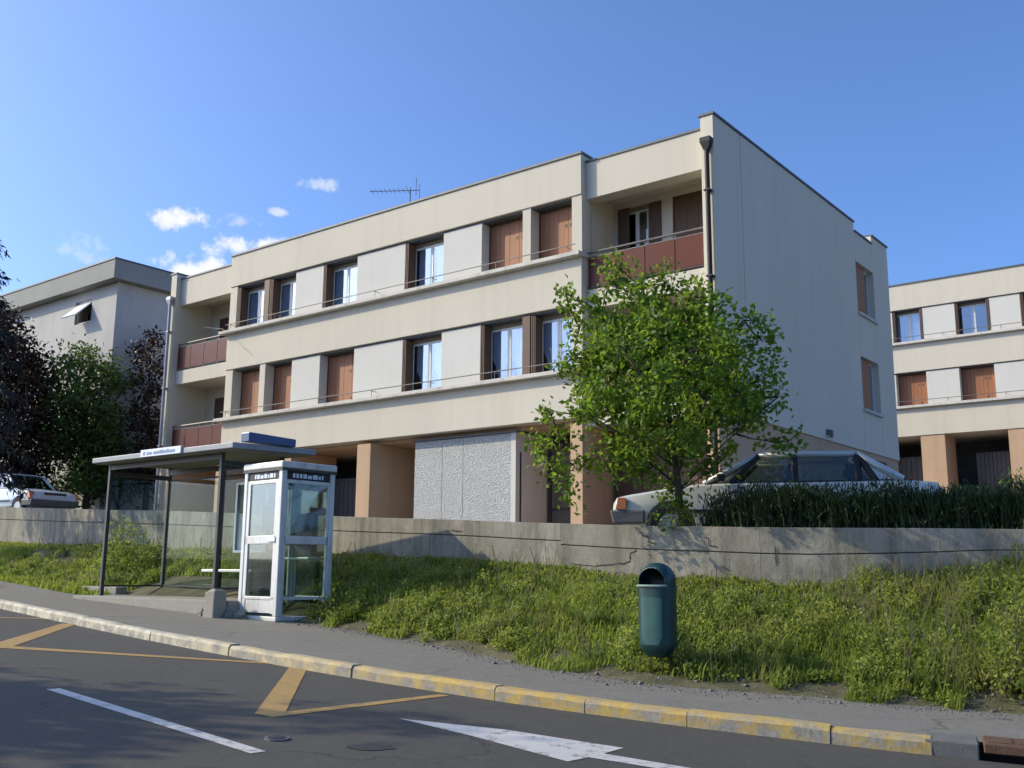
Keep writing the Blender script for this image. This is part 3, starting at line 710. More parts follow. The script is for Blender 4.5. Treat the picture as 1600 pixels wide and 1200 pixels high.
# downpipes
def downpipe(s, m, top, bot):
    mb = MB(); x = -s; y = -.09
    mb.box(x - .12, x + .12, y - .09, .0, top - .10, top); mb.add([(x - .12, y - .09, top - .10), (x + .12, y - .09, top - .10), (x + .12, -.0, top - .10), (x - .12, -.0, top - .10), (x - .05, y - .05, top - .28), (x + .05, y - .05, top - .28), (x + .05, y + .05, top - .28), (x - .05, y + .05, top - .28)],
           [(0, 4, 5, 1), (1, 5, 6, 2), (2, 6, 7, 3), (3, 7, 4, 0)])
    mb.tube([(x, y, top - .26), (x, y, bot)], .052, 12)
    z = top - 1.2
    while z > bot: mb.box(x - .07, x + .07, y - .062, -.001, z, z + .035); z -= 1.9
    return mb.build('downpipe', m, ab, smooth=False)
downpipe(.12, black_pipe, 9.28, .5); dp = downpipe(19.85, grey_pipe, 9.0, 1.2)
boxes('wall_lamp', [(0, .06, 5.72, 5.90, 3.50, 3.62), (.06, .14, 5.76, 5.86, 3.42, 3.60)], rail_m, ab)

# rough-cast entrance block under the building
eb = empty('entrance_block', (4.289, 20.405, 0), BROT); tag(eb, 'pale grey roughcast box under the block left of the tree', 'enclosure')
for (a, b) in ((5.70, 7.21), (7.22, 7.90), (7.91, 8.86)): box('roughcast_panel', B(a, b, .30, .36, .3, 3.36), rough_m, eb, .004)
box('frame', B(5.55, 8.88, .362, 1.7, .3, 3.37), white_panel, eb)
box('corner_post', B(5.55, 5.695, .295, .36, .3, 3.365), white_panel, eb)
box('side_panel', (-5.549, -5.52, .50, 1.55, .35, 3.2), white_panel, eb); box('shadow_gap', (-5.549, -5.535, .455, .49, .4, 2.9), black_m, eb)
box('cap', B(5.5, 8.92, .26, 1.7, 3.371, 3.41), coping_m, eb)

# drying rod sticking out of the left balcony
dr = MB(); base = Vector((-16.95, -.05, 7.5)); dr.tube([base, base + Vector((.15, -.75, -.12))], .012, 6); dr.tube([base + Vector((-.2, .2, .02)), base], .014, 6)
dro = dr.build('drying_rod', alu, ab)

# aerials
def aerial(loc, h, boom, label, heading, n=9):
    e = empty('tv_aerial', loc); tag(e, label, 'aerial')
    MB().tube([(0, 0, 0), (0, 0, h)], .02, 6).build('mast', rail_m, e)
    d = Vector((math.sin(heading), math.cos(heading), 0)); q = Vector((d.y, -d.x, 0)); mb = MB()
    mb.tube([d * -.3 + Vector((0, 0, h - .1)), d * boom + Vector((0, 0, h - .1))], .014, 6)
    mb.build('boom', rail_m, e); el = MB()
    for k in range(n):
        c = d * (boom * (k + .5) / n) + Vector((0, 0, h - .1)); w = .22 if k else .35; el.tube([c - q * w, c + q * w], .008, 5)
    r_ = d * -.25 + Vector((0, 0, h - .1)); el.tube([r_ + Vector((0, 0, -.3)) - q * .3, r_ + Vector((0, 0, .32)) - q * .3], .01, 5); el.tube([r_ + Vector((0, 0, -.3)) + q * .3, r_ + Vector((0, 0, .32)) + q * .3], .01, 5)
    el.build('element', rail_m, e); return e
bw = lambda s, y, z: (4.289 + nX * y - aX * -s, 20.405 + nY * y + aY * s, z)
def bw(s, y, z): return (4.289 + aX * s + nX * y, 20.405 + aY * s + nY * y, z)
q = bw(12.9, 4.0, 9.2); aerial(q, 3.3, 1.35, 'yagi television aerial on the roof of the cream block', R(-85))

# ------------------------------------------------------------------ building behind on the right
rb = empty('apartment_building', (4.289 + nX * 24.294, 20.405 + nY * 24.294, 0), BROT)
tag(rb, 'second cream apartment block farther back at the right picture edge', 'building')
RT, RH2, RZ2, RH1, RZ1, RS = 12.29, 11.22, 9.78, 8.50, 7.06, 5.8
ra, rz = -16.0, 6.5
box('parapet', B(ra, rz, 0, .42, RH2, RT), cream, rb); box('coping', B(ra, rz, -.04, .46, RT + .001, RT + .06), coping_m, rb)
box('spandrel', B(ra, rz, 0, .42, RH1, RZ2 - .1), cream, rb); box('spandrel', B(ra, rz, 0, .42, RS, RZ1 - .1), cream, rb)
for z in (RZ2, RZ1): box('sill', B(ra, rz, -.18, .40, z - .098, z), sill_m, rb); rail(rb, ra, rz, z + .19)
rwin = [(2.66, 3.9), (.04, 1.37), (-2.4, -1.1), (-5.2, -3.9), (-8.4, -7.1), (5.0, 6.2)]
for (z0, z1, fl) in ((RZ2, RH2, 2), (RZ1, RH1, 1)):
    es = sorted(rwin); xs = [ra] + [v for e in es for v in e] + [rz]
    for k in range(0, len(xs), 2): box('wall_panel', B(xs[k], xs[k + 1], .06, .40, z0 + .002, z1 - .04), white_panel, rb)
    box('lintel_shade_line', B(ra, rz, .09, .33, z1 - .038, z1 - .002), coping_m, rb)  # recess shadow put in as a dark strip, as on the front block
    for k, (a, b) in enumerate(rwin):
        if fl == 1: closed_shutter(rb, a, b, z0, z1 - .04)
        else:
            window(rb, a, b, z0, z1 - .04, curtain=((.1, 1) if k == 0 else (0, .2)))
            folded_shutter(rb, a, b, z0, z1 - .04, -1); folded_shutter(rb, a, b, z0, z1 - .04, 1)
box('rear_wall', B(ra, rz, 10.6, 10.9, 2, RT), cream, rb); box('end_wall', B(ra - .3, ra - .001, 0, 10.9, 2, RT + .05), gable_m, rb); box('end_wall', B(rz + .001, rz + .3, 0, 10.9, 2, RT + .05), cream, rb)
box('roof_slab', B(ra, rz, .43, 10.6, RT - .7, RT - .5), sill_m, rb); box('floor_slab', B(ra, rz, .43, 10.6, 8.3, 8.5), sill_m, rb); box('floor_slab', B(ra, rz, .43, 10.6, RS + .01, RS + .2), sill_m, rb)
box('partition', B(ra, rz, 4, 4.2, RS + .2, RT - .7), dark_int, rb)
for (a, b) in ((2.1, 3.05), (-1.35, -.28), (-4.6, -3.7), (5.2, 6.1), (-8, -7)): box('pillar', B(a, b, .04, 1.6, 2, RS - .003), peach, rb)
box('ground_wall', B(ra, rz, 3.4, 3.6, 2, RS), garage_grey, rb)
for (a, b) in ((3.05, 5.2), (-.28, 1.3), (-3.7, -1.35), (-7, -4.6)):
    o = box('garage_door', B(a, b, 1.5, 1.53, 2, 5.1), garage_grey, rb); n = 10; w = (b - a) / n
    for k in range(n): box('board', B(a + k * w + .01, a + (k + 1) * w - .01, 1.46, 1.5, 2, 5.08), garage_grey, o)

# ------------------------------------------------------------------ grey building at the left
lbp = bw(24.62, .55, 0); lb = empty('grey_building', lbp, BROT)
tag(lb, 'grey rendered building at the left with deep roof fascia behind dark trees', 'building')
grey_r = mat('grey_render', (.44, .43, .41), .92, .07, .8, .2, 60, dirt=(.33, .33, .35), dirt_scale=1.1, stretch=(1, 1, .25)); fascia_m = mat('fascia_render', (.26, .265, .25), .85, .06, 1.0, .1, 60)
LT, LF = 11.42, 10.70
box('fascia', (-26, .0, -.0, .22, LF, LT), fascia_m, lb, .005); box('fascia', (-.22, 0.001, .221, 11.8, LF, LT), fascia_m, lb)
box('coping', (-26, .03, -.03, .25, LT + .001, LT + .06), coping_m, lb); box('coping', (-.25, .03, .251, 11.8, LT + .001, LT + .06), coping_m, lb)
box('roof_slab', (-26, -.22, .22, 11.8, LF + .02, LF + .25), fascia_m, lb)
wy = .42                                                       # walls stand back under the fascia
op = [(-3.35, -2.15, 9.45, 10.35)]
for (x0, x1, z0, z1) in ((-26, -3.35, 1, LF), (-2.15, -.42, 1, LF), (-3.35, -2.15, 1, 9.45), (-3.35, -2.15, 10.35, LF)): box('wall', (x0, x1, wy, wy + .3, z0, z1), grey_r, lb)
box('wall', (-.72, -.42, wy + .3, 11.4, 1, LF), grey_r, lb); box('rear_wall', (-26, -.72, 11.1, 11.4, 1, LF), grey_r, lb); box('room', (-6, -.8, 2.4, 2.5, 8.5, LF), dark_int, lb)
wf = boxes('window', [(-3.35, -2.15, wy + .1, wy + .16, 10.29, 10.348), (-3.35, -2.15, wy + .1, wy + .16, 9.452, 9.51), (-3.348, -3.29, wy + .1, wy + .16, 9.51, 10.29), (-2.21, -2.152, wy + .1, wy + .16, 9.51, 10.29)], white_paint, lb)
aw = MB(); aw.hexa([(-3.27, wy + .10, 10.25), (-2.23, wy + .10, 10.25), (-2.23, wy - .55, 9.58), (-3.27, wy - .55, 9.58)], [(-3.27, wy + .10, 10.30), (-2.23, wy + .10, 10.30), (-2.23, wy - .58, 9.62), (-3.27, wy - .58, 9.62)])
aw.build('top_hung_sash', white_paint, wf, fix=True)
boxes('window', [(-9.5, -7.9, wy - .03, wy + .02, 6.6, 8.1), (-13, -11.5, wy - .03, wy + .02, 9.3, 10.3)], shutter_dark, lb)
q = bw(26.5, 9, LT - .4); aerial(q, 2.0, .5, 'thin aerial mast beyond the left end of the cream block', R(60), 4)

# ------------------------------------------------------------------ bus shelter
SZ = -.41                                                      # top of its concrete plinth
sh = empty('bus_shelter', (-7.18, 18.13, SZ), BROT); tag(sh, 'glazed bus shelter with flat grey roof and dark posts left of the phone booth', 'bus shelter')
MB().hexa([(-.55, -.28, -.75), (3.95, -.28, -.75), (3.95, 1.75, -.75), (-.55, 1.75, -.75)], [(-.55, -.22, -.004), (3.9, -.22, -.004), (3.9, 1.7, -.004), (-.55, 1.7, -.004)]).build('plinth', stain_conc, sh, bevel=.02)
def zr(x, y): return 2.30 + .03 * y                             # roof underside
POST = [(0, 0), (3.25, 0), (0, 1.2), (1.66, 1.2), (3.25, 1.2)]
for (x, y) in POST: MB().box(x - .032, x + .032, y - .032, y + .032, 0, zr(x, y)).build('post', dark_steel, sh, bevel=.006)
ro = MB().hexa([(-.17, -.28, 2.305), (3.88, -.28, 2.305), (3.88, 1.4, 2.35), (-.17, 1.4, 2.35)], [(-.17, -.28, 2.395), (3.88, -.28, 2.395), (3.88, 1.4, 2.44), (-.17, 1.4, 2.44)]).build('roof', roof_top, sh, bevel=.012)
MB().hexa([(-.12, -.23, 2.29), (3.83, -.23, 2.29), (3.83, 1.35, 2.335), (-.12, 1.35, 2.335)], [(-.12, -.23, 2.304), (3.83, -.23, 2.304), (3.83, 1.35, 2.349), (-.12, 1.35, 2.349)]).build('soffit', roof_under, ro)
box('top_beam', (-.03, 3.28, -.025, .025, 2.20, 2.285), dark_steel, sh); box('top_beam', (-.03, 3.28, 1.175, 1.225, 2.2, 2.30), dark_steel, sh); box('side_beam', (-.025, .025, .033, 1.167, 2.1, 2.18), dark_steel, sh); box('side_beam', (3.225, 3.275, .033, 1.167, 2.1, 2.18), dark_steel, sh)
for (a, b) in ((.04, 1.62), (1.70, 3.21)):
    o = box('back_pane', (a, b, 1.19, 1.202, .18, 2.08), shelter_glass, sh); boxes('glazing_bar', [(a, b, 1.18, 1.212, .15, .18), (a, b, 1.18, 1.212, 2.08, 2.11)], dark_steel, o)
o = box('side_pane', (-.006, .006, .04, 1.16, .18, 2.05), shelter_glass, sh); boxes('glazing_bar', [(-.012, .012, .04, 1.16, .15, .18)], dark_steel, o)
o = box('side_pane', (3.244, 3.256, .04, 1.16, .18, 2.05), shelter_glass, sh); boxes('glazing_bar', [(3.238, 3.262, .04, 1.16, .15, .18)], dark_steel, o)
pc = boxes('poster_case', [(2.18, 2.22, 1.10, 1.18, .75, 1.95), (3.0, 3.04, 1.10, 1.18, .75, 1.95), (2.22, 3.0, 1.10, 1.18, 1.91, 1.95), (2.22, 3.0, 1.10, 1.18, .75, .79)], alu, sh)
box('timetable', (2.225, 2.995, 1.14, 1.15, 1.45, 1.90), mat('timetable_paper', (.20, .22, .19), .6, .25, 6), pc)
MB().add([(2.225, 1.14, .80), (2.995, 1.14, .80), (2.995, 1.14, 1.02), (2.3, 1.14, 1.40), (2.225, 1.14, 1.40), (2.225, 1.15, .80), (2.995, 1.15, .80), (2.995, 1.15, 1.02), (2.3, 1.15, 1.40), (2.225, 1.15, 1.40)], [(0, 1, 2, 3, 4), (9, 8, 7, 6, 5), (0, 5, 6, 1), (1, 6, 7, 2), (2, 7, 8, 3), (3, 8, 9, 4), (4, 9, 5, 0)]).build('notice_and_reflection', paper, pc, fix=True)  # slanted white reflection on the back glass, built as a pale sheet
bn = box('bench_seat', (1.85, 3.2, .72, 1.08, .42, .465), alu_white, sh, .008)
for x in (2.1, 2.95): box('bench_leg', (x - .03, x + .03, .86, .94, .0, .42), dark_steel, bn)
np_ = box('name_plate', (1.40, 2.55, -.31, -.283, 2.31, 2.43), sign_white, sh, .004)
tx = MB(); x = 1.48
random.seed(5)
while x < 2.42:
    w = random.uniform(.03, .07); tx.box(x, x + w, -.314, -.311, 2.34, 2.34 + random.choice((.045, .06))); x += w + random.choice((.015, .015, .05))
tx.build('lettering', sign_text, np_)
MB().hexa([(3.72, -.02, 2.43), (3.93, -.02, 2.43), (3.93, .92, 2.43), (3.72, .92, 2.43)], [(3.72, -.02, 2.58), (3.93, -.02, 2.58), (3.93, .92, 2.56), (3.72, .92, 2.56)]).build('roof_sign_box', blue_sign, sh, bevel=.015)
pl = MB().tube([(.5, .9, .35), (.52, 1.0, .35)], .02, 8); 
# low concrete edging behind the shelter and a stub post beside it
def concrete_block(name, A, B_, th, h, z, label, cat_):
    A, B_ = Vector(A), Vector(B_); d = (B_ - A).normalized(); p = Vector((-d.y, d.x)) * th
    e = MB().hexa([(*A, z - .4), (*B_, z - .4), (*(B_ + p), z - .4), (*(A + p), z - .4)], [(*A, z + h), (*B_, z + h), (*(B_ + p), z + h), (*(A + p), z + h)]).build(name, stain_conc, bevel=.02)
    tag(e, label, cat_); return e
concrete_block('edging_block', (-8.30, 19.75), (-7.2, 18.85), .22, .14, SZ, 'low concrete edging block at the left foot of the shelter', 'edging')
concrete_block('edging_block', (-6.95, 19.75), (-5.35, 18.5), .2, .20, SZ, 'concrete edging under the back glass of the shelter', 'edging')
random.seed(21)
for k in range(9):
    x = -4.62 + k * .07 + random.uniform(-.02, .02); y = 15.66 - k * .02 + random.uniform(-.05, .05); zz = z_side(x, y)
    mb = MB(); n = 7; s_ = random.uniform(.06, .12); vs = []
    for lv, rr in ((0, 1), (.5, 1.05), (1, .55)):
        for q in range(n): vs.append((x + s_ * rr * math.cos(q * 6.283 / n) * random.uniform(.8, 1.2), y + s_ * rr * math.sin(q * 6.283 / n) * random.uniform(.8, 1.2), zz + lv * s_ * 1.3 - .02))
    mb.add(vs, [(r_ * n + q, r_ * n + (q + 1) % n, (r_ + 1) * n + (q + 1) % n, (r_ + 1) * n + q) for r_ in range(2) for q in range(n)] + [tuple(2 * n + q for q in range(n))])
    tag(mb.build('rubble_stone', stone_m), 'loose rubble stone piled below the shelter plinth beside the booth', 'stone', 'rubble below the shelter plinth')
cbx = empty('concrete_stub', (-4.42, 15.48, z_side(-4.42, 15.48)), BROT); tag(cbx, 'squat concrete stub post between shelter and booth', 'bollard')
MB().hexa([(-.14, -.12, -.2), (.13, -.12, -.2), (.13, .14, -.2), (-.14, .14, -.2)], [(-.12, -.10, .37), (.12, -.10, .40), (.12, .12, .40), (-.12, .12, .37)]).build('shaft', stain_conc, cbx, bevel=.02)
MB().hexa([(-.10, -.08, .365), (.10, -.08, .395), (.10, .10, .395), (-.10, .10, .365)], [(-.06, -.05, .41), (.06, -.05, .42), (.06, .06, .42), (-.06, .06, .41)]).build('cap', stain_conc, cbx)

# ------------------------------------------------------------------ phone booth
hb = R(48); BZ = -.69
# local x = from near corner to the left (door side), y = from the near corner back
pb = empty('phone_booth', (-3.41, 15.07, BZ), hb - math.pi / 2); tag(pb, 'white aluminium telephone booth with glass sides standing on the pavement', 'phone booth')
Wd = .99
boxes('plinth', [(-Wd - .02, .02, -.02, Wd + .02, -.35, .0)], stain_conc, pb); boxes('base_frame', [(-Wd, 0, 0, Wd, 0.001, .06)], alu_white, pb, .006)
for (x, y) in ((-.045, .045), (-Wd + .045, .045), (-.045, Wd - .045), (-Wd + .045, Wd - .045)): box('corner_post', (x - .045, x + .045, y - .045, y + .045, .061, 2.24), alu_white, pb, .012)
ro = box('roof', (-Wd - .02, .02, -.02, Wd + .02, 2.241, 2.345), alu_white, pb, .02)
box('roof_lip', (-Wd - .015, .015, -.015, Wd + .015, 2.205, 2.24), dark_steel, ro)
def booth_side(f, is_door):
    """f maps (u along the side, v outwards, z) boxes to local boxes"""
    o = boxes('door' if is_door else 'side_frame', [f(.09, Wd - .09, .01, .05, 2.02, 2.075), f(.09, Wd - .09, .01, .05, 1.12, 1.24), f(.09, Wd - .09, .01, .05, .30, .345)] +
              ([f(.09, .17, .01, .05, .10, 2.02), f(Wd - .17, Wd - .09, .01, .05, .10, 2.02)] if is_door else [f(.09, .125, .01, .05, .06, 2.02), f(Wd - .125, Wd - .09, .01, .05, .06, 2.02)]), alu_white, pb, .006)
    e = .171 if is_door else .126
    box('pane', f(e, Wd - e, .025, .033, 1.241, 2.019), booth_glass, o); box('pane', f(e, Wd - e, .025, .033, .346, 1.119), booth_glass, o)
    sb = box('sign_band', f(.09, Wd - .09, .02, .04, 2.076, 2.20), black_m, o)
    t = MB(); u = .2
    while u < Wd - .25:
        w = random.uniform(.03, .09); t.box(*f(u, u + w, .014, .018, 2.105, 2.105 + random.choice((.05, .065)))); u += w + .02
    t.build('lettering', sign_white, sb)
    if is_door:
        box('kick_panel', f(.171, Wd - .171, .02, .04, .11, .30), alu_white, o); box('push_plate', f(.1, .30, -.012, .009, 1.15, 1.21), alu, o)
    else: box('kick_glass', f(.126, Wd - .126, .025, .033, .10, .299), booth_glass, o)
    return o
booth_side(lambda u0, u1, v0, v1, z0, z1: (-u1, -u0, v0, v1, z0, z1), True)
booth_side(lambda u0, u1, v0, v1, z0, z1: (-v1, -v0, u0, u1, z0, z1), False)
booth_side(lambda u0, u1, v0, v1, z0, z1: (-u1, -u0, Wd - v1, Wd - v0, z0, z1), False)
booth_side(lambda u0, u1, v0, v1, z0, z1: (-Wd + v0, -Wd + v1, u0, u1, z0, z1), False)
ph = MB().hexa([(-.75, .80, .95), (-.30, .80, .95), (-.30, .93, .95), (-.75, .93, .95)], [(-.75, .84, 1.62), (-.30, .84, 1.62), (-.30, .93, 1.62), (-.75, .93, 1.62)]).build('telephone', mat('phone_grey', (.12, .13, .14), .5, .1, 5), pb, bevel=.02)
MB().tube([(-.68, .79, 1.15), (-.70, .75, 1.2), (-.70, .75, 1.42), (-.68, .79, 1.47)], .028, 8).build('handset', black_m, ph)
box('shelf', (-.80, -.2, .68, .93, .90, .93), alu, pb, .006)
box('notice_and_reflection', (-.93, -.925, .3, .7, 1.35, 1.75), paper, pb)

# ------------------------------------------------------------------ litter bin
bx_, by_ = 1.485, 10.42; gz = -.99
lb_ = empty('litter_bin', (bx_, by_, gz), R(-38)); tag(lb_, 'dark green capsule-shaped litter bin standing in the grass by the pavement', 'litter bin')
bin_m = mat('green_bin_plastic', (.006, .036, .036), .36, .12, 4, spec=.5, dirt=(.014, .05, .048), dirt_scale=6); bin_in = black_m; bin_lt = mat('light_green_bin_panel', (.026, .085, .08), .42, .1, 5)
Z0, Z1 = .20, 1.125
def bin_r(z):     # half widths of the rounded-square section at height z
    h = Z1 - Z0; t = (z - Z0) / h
    k = 1.0
    if t > .80: k = math.sqrt(max(0, 1 - ((t - .80) / .2) ** 2))
    elif t < .14: k = .55 + .45 * math.sin(t / .14 * math.pi / 2)
    return .182 * k, .158 * k
def bin_pt(z, th, inset=0):
    a, b = bin_r(z); e = .72
    c, s = math.cos(th), math.sin(th)
    return (math.copysign(abs(c) ** e, c) * max(0, a - inset), math.copysign(abs(s) ** e, s) * max(0, b - inset), z)
NZ, NT_ = 100, 144
zsl = [Z0 + (Z1 - Z0) * (k / NZ) for k in range(NZ + 1)]; zsl[-1] = Z1 - .0005
def hole(z, th):
    d = abs((th - 1.5 * math.pi + math.pi) % (2 * math.pi) - math.pi)       # opening centred on local -y
    if not (.895 < z < 1.07): return False
    u = d / .95; v = (z - .895) / .175
    return u * u + v * v < 1
mb = MB(); rim = []
V = [bin_pt(z, 2 * math.pi * k / NT_) for z in zsl for k in range(NT_)]; F_ = []
for i in range(NZ):
    for k in range(NT_):
        zc = (zsl[i] + zsl[i + 1]) / 2; tc = 2 * math.pi * (k + .5) / NT_
        if hole(zc, tc): continue
        F_.append((i * NT_ + k, i * NT_ + (k + 1) % NT_, (i + 1) * NT_ + (k + 1) % NT_, (i + 1) * NT_ + k))
F_.append(tuple(range(NT_ - 1, -1, -1)))
bd = mb.add(V, F_).build('bin_body', bin_m, lb_, smooth=True)
so = bd.modifiers.new('shell', 'SOLIDIFY'); so.thickness = .012; so.offset = -1
MB().add([bin_pt(.78, 2 * math.pi * k / 24, .02) for k in range(24)], [tuple(range(24))]).build('liner', bin_in, lb_)
ths = [1.5 * math.pi + (k / 14 - .5) * 2.05 for k in range(15)]
MB().tube([Vector(bin_pt(.893, t)) * 1.0 + Vector((math.cos(t) * .008, math.sin(t) * .012, 0)) for t in ths], .013, 8).build('lip', mat('pale_green_lip', (.16, .25, .22), .5, .1, 5), lb_, smooth=True)
ths = [1.5 * math.pi + .12 + (k / 8 - .5) * 1.05 for k in range(9)]; rws = []
for q in range(12):
    z = .32 + .46 * q / 11; sq = 1 if 1 < q else .5 + .25 * q
    rws.append([Vector(bin_pt(z, 1.5 * math.pi + .1 + (t - 1.5 * math.pi - .12) * sq, -.006)) for t in ths])
MB().sheet(rws).build('front_panel', bin_lt, lb_, smooth=True, fix=True)
MB().tube([(0.05, .15, -.4), (0.05, .15, 1.0)], .025, 8).build('post', dark_steel, lb_); box('bracket', (-.03, .13, .12, .17, .84, .9), dark_steel, lb_); box('bracket', (-.03, .13, .12, .17, .3, .36), dark_steel, lb_)

# ------------------------------------------------------------------ gully inlet in the kerb at lower right
gd = Vector((.92, -.39, 0)).normalized(); ga = math.atan2(gd.y, gd.x)
g0 = Vector((3.21, 7.585, 0)); gi = empty('gully_inlet', (g0.x, g0.y, z_side(g0.x, g0.y)), ga); gi.rotation_euler = (0, R(1.9), ga)
tag(gi, 'rusty cast-iron gully inlet let into the kerb at lower right', 'drain')
dk = mat('dark_kerb_concrete', (.13, .13, .12), .9, .15, 6, .3, 50); box('end_block', (-.22, .14, -.02, .42, -.32, .005), dk, gi, .012); box('end_block', (1.46, 1.7, -.02, .42, -.32, .005), stain_conc, gi, .012)
box('cover_plate', (.17, 1.44, -.03, .40, -.055, .012), rust, gi, .01); boxes('cover_rib', [(.2 + k * .2, .36 + k * .2, .06, .32, .0125, .018) for k in range(6)], rust, gi)
boxes('chamber', [(.15, 1.45, .41, .44, -.5, -.06), (.15, 1.45, -.02, .41, -.55, -.5)], black_m, gi); box('front_bar', (.17, 1.44, -.02, .01, -.155, -.135), rust, gi)

# ------------------------------------------------------------------ cars
def make_car(name, loc, heading, label, paint, L=4.75, profile=None, hw=.84, lampm=None):
    """local +x = nose at x=0 pointing to +x; the body runs to x=-L"""
    e = empty(name, loc, heading); tag(e, label, 'car')
    pr = profile
    secs = []
    for (x, zb, zt, w, wt_) in pr['body']:
        zm = zb + (zt - zb) * .55
        half = [(w * .90, zb), (w * .985, zb + .10), (w, zm - .05), (w * .985, zm + .03), (wt_ + (w - wt_) * .45, zt - .035), (wt_, zt), (wt_ * .5, zt + .018)]
        ring = [Vector((-x, yy, zz)) for yy, zz in half] + [Vector((-x, 0, zt + .024))] + [Vector((-x, -yy, zz)) for yy, zz in reversed(half)]
        secs.append(ring)
    n = len(secs[0]); vs = [v for s_ in secs for v in s_]; fs = []
    for i in range(len(secs) - 1):
        for k in range(n): fs.append((i * n + k, i * n + (k + 1) % n, (i + 1) * n + (k + 1) % n, (i + 1) * n + k))
    fs += [tuple(range(n - 1, -1, -1)), tuple((len(secs) - 1) * n + k for k in range(n))]
    tmp = MB().add(vs, fs).build('body', paint, None, fix=True)
    cutters = []
    for wx in pr['wheels']:
        for s in (-1, 1):
            c = MB().tube([(-wx, s * (hw - .22), .31), (-wx, s * (hw + .2), .31)], pr['arch'], 28).build('cutter', black_m, None, fix=True); cutters.append(c)
            bo = tmp.modifiers.new('arch', 'BOOLEAN'); bo.object = c; bo.operation = 'DIFFERENCE'; bo.solver = 'EXACT'
    bpy.context.view_layer.update()
    dg = bpy.context.evaluated_depsgraph_get(); me = bpy.data.meshes.new_from_object(tmp.evaluated_get(dg))
    for c in cutters: bpy.data.objects.remove(c)
    bpy.data.objects.remove(tmp)
    me.name = 'body'; me.materials.clear(); me.materials.append(paint); body = bpy.data.objects.new('body', me); col.objects.link(body); body.parent = e
    bv = body.modifiers.new('soft', 'BEVEL'); bv.width = .018; bv.segments = 3; bv.limit_method = 'ANGLE'; bv.angle_limit = R(25)
    me.polygons.foreach_set('use_smooth', [True] * len(me.polygons))
    # greenhouse
    G = pr['cabin']     # front belt, front roof, rear roof, rear belt : (x, y, z)
    (xa, ya, za), (xb, yb, zb), (xc, yc, zc), (xd, yd, zd) = G
    rows = []
    for k in range(7):
        t = k / 6; x = xb + (xc - xb) * t; y = yb + (yc - yb) * t; z = zb + (zc - zb) * t + .010 * math.sin(math.pi * t)
        rows.append([(-x, y * q, z + .018 * (1 - q * q)) for q in (-1, -.8, -.4, 0, .4, .8, 1)])
    rf = MB().sheet(rows).build('roof', paint, e, smooth=True, fix=True); sm = rf.modifiers.new('t', 'SOLIDIFY'); sm.thickness = .03; sm.offset = 1
    tm = MB()
    for s in (-1, 1):
        pm = MB()
        pm.tube([(-xa, ya * s, za), (-xb, yb * s, zb)], [.04, .044], 8); pm.tube([(-xd, yd * s, zd), (-xc, yc * s, zc)], [.07, .05], 8)
        pm.tube([(-xb, yb * s, zb), (-(xb + xc) / 2, (yb + yc) / 2 * s, zb + .012), (-xc, yc * s, zc)], .046, 8)
        for px in pr['pillars']:
            t = (px - xa) / (xd - xa); tr = min(1, max(0, (px - xb) / (xc - xb)))
            tm.tube([(-px, (ya + (yd - ya) * t) * s, za + (zd - za) * t), (-(xb + (xc - xb) * tr), (yb + (yc - yb) * tr) * s, zb + (zc - zb) * tr)], .05, 6)
        tm.tube([(-xa, ya * s, za), (-xd, yd * s, zd)], .018, 6); pm.build('roof_pillar', paint, e, smooth=True)
    tm.build('window_trim', black_m, e)
    MB().add([(-xa - .0, ya, za), (-xa, -ya, za), (-xb, -yb, zb), (-xb, yb, zb)], [(0, 1, 2, 3)]).build('windscreen', car_glass, e); MB().add([(-xd, yd, zd), (-xd, -yd, zd), (-xc, -yc, zc), (-xc, yc, zc)], [(3, 2, 1, 0)]).build('rear_window', car_glass, e)
    cuts = [xa] + list(pr['pillars']) + [xd]
    for s in (-1, 1):
        for k in range(len(cuts) - 1):
            p0, p1 = cuts[k], cuts[k + 1]
            def bt(px):
                t = (px - xa) / (xd - xa); return (-px, (ya + (yd - ya) * t) * s, za + (zd - za) * t)
            def rt(px):
                tr = min(1, max(0, (px - xb) / (xc - xb))); return (-(xb + (xc - xb) * tr), (yb + (yc - yb) * tr) * s, zb + (zc - zb) * tr)
            poly = [bt(p0), bt(p1)] + ([rt(p1)] if p1 != xd else [(-xc, yc * s, zc)]) + ([rt(p0)] if p0 != xa else [(-xb, yb * s, zb)])
            MB().add(poly, [(0, 1, 2, 3)]).build('side_window' if p1 != xd else 'rear_quarter', car_glass if p1 != xd else paint, e)
    seat_m = mat('car_seat_cloth', (.05, .055, .06), .9, .1, 5)
    for sx in pr['seats']:
        for s in (-1, 1):
            o = MB().hexa([(-sx - .05, s * .40 - .22, .5), (-sx + .10, s * .40 - .22, .5), (-sx + .10, s * .40 + .22, .5), (-sx - .05, s * .40 + .22, .5)], [(-sx - .25, s * .40 - .2, 1.05), (-sx - .13, s * .40 - .2, 1.05), (-sx - .13, s * .40 + .2, 1.05), (-sx - .25, s * .40 + .2, 1.05)]).build('seat', seat_m, e, bevel=.03)
            MB().box(-sx - .27, -sx - .17, s * .40 - .12, s * .40 + .12, 1.09, 1.24).build('headrest', seat_m, o, bevel=.03)
    box('cabin_floor', (-xd + .1, -xa - .1, -.7, .7, .32, .36), black_m, e)
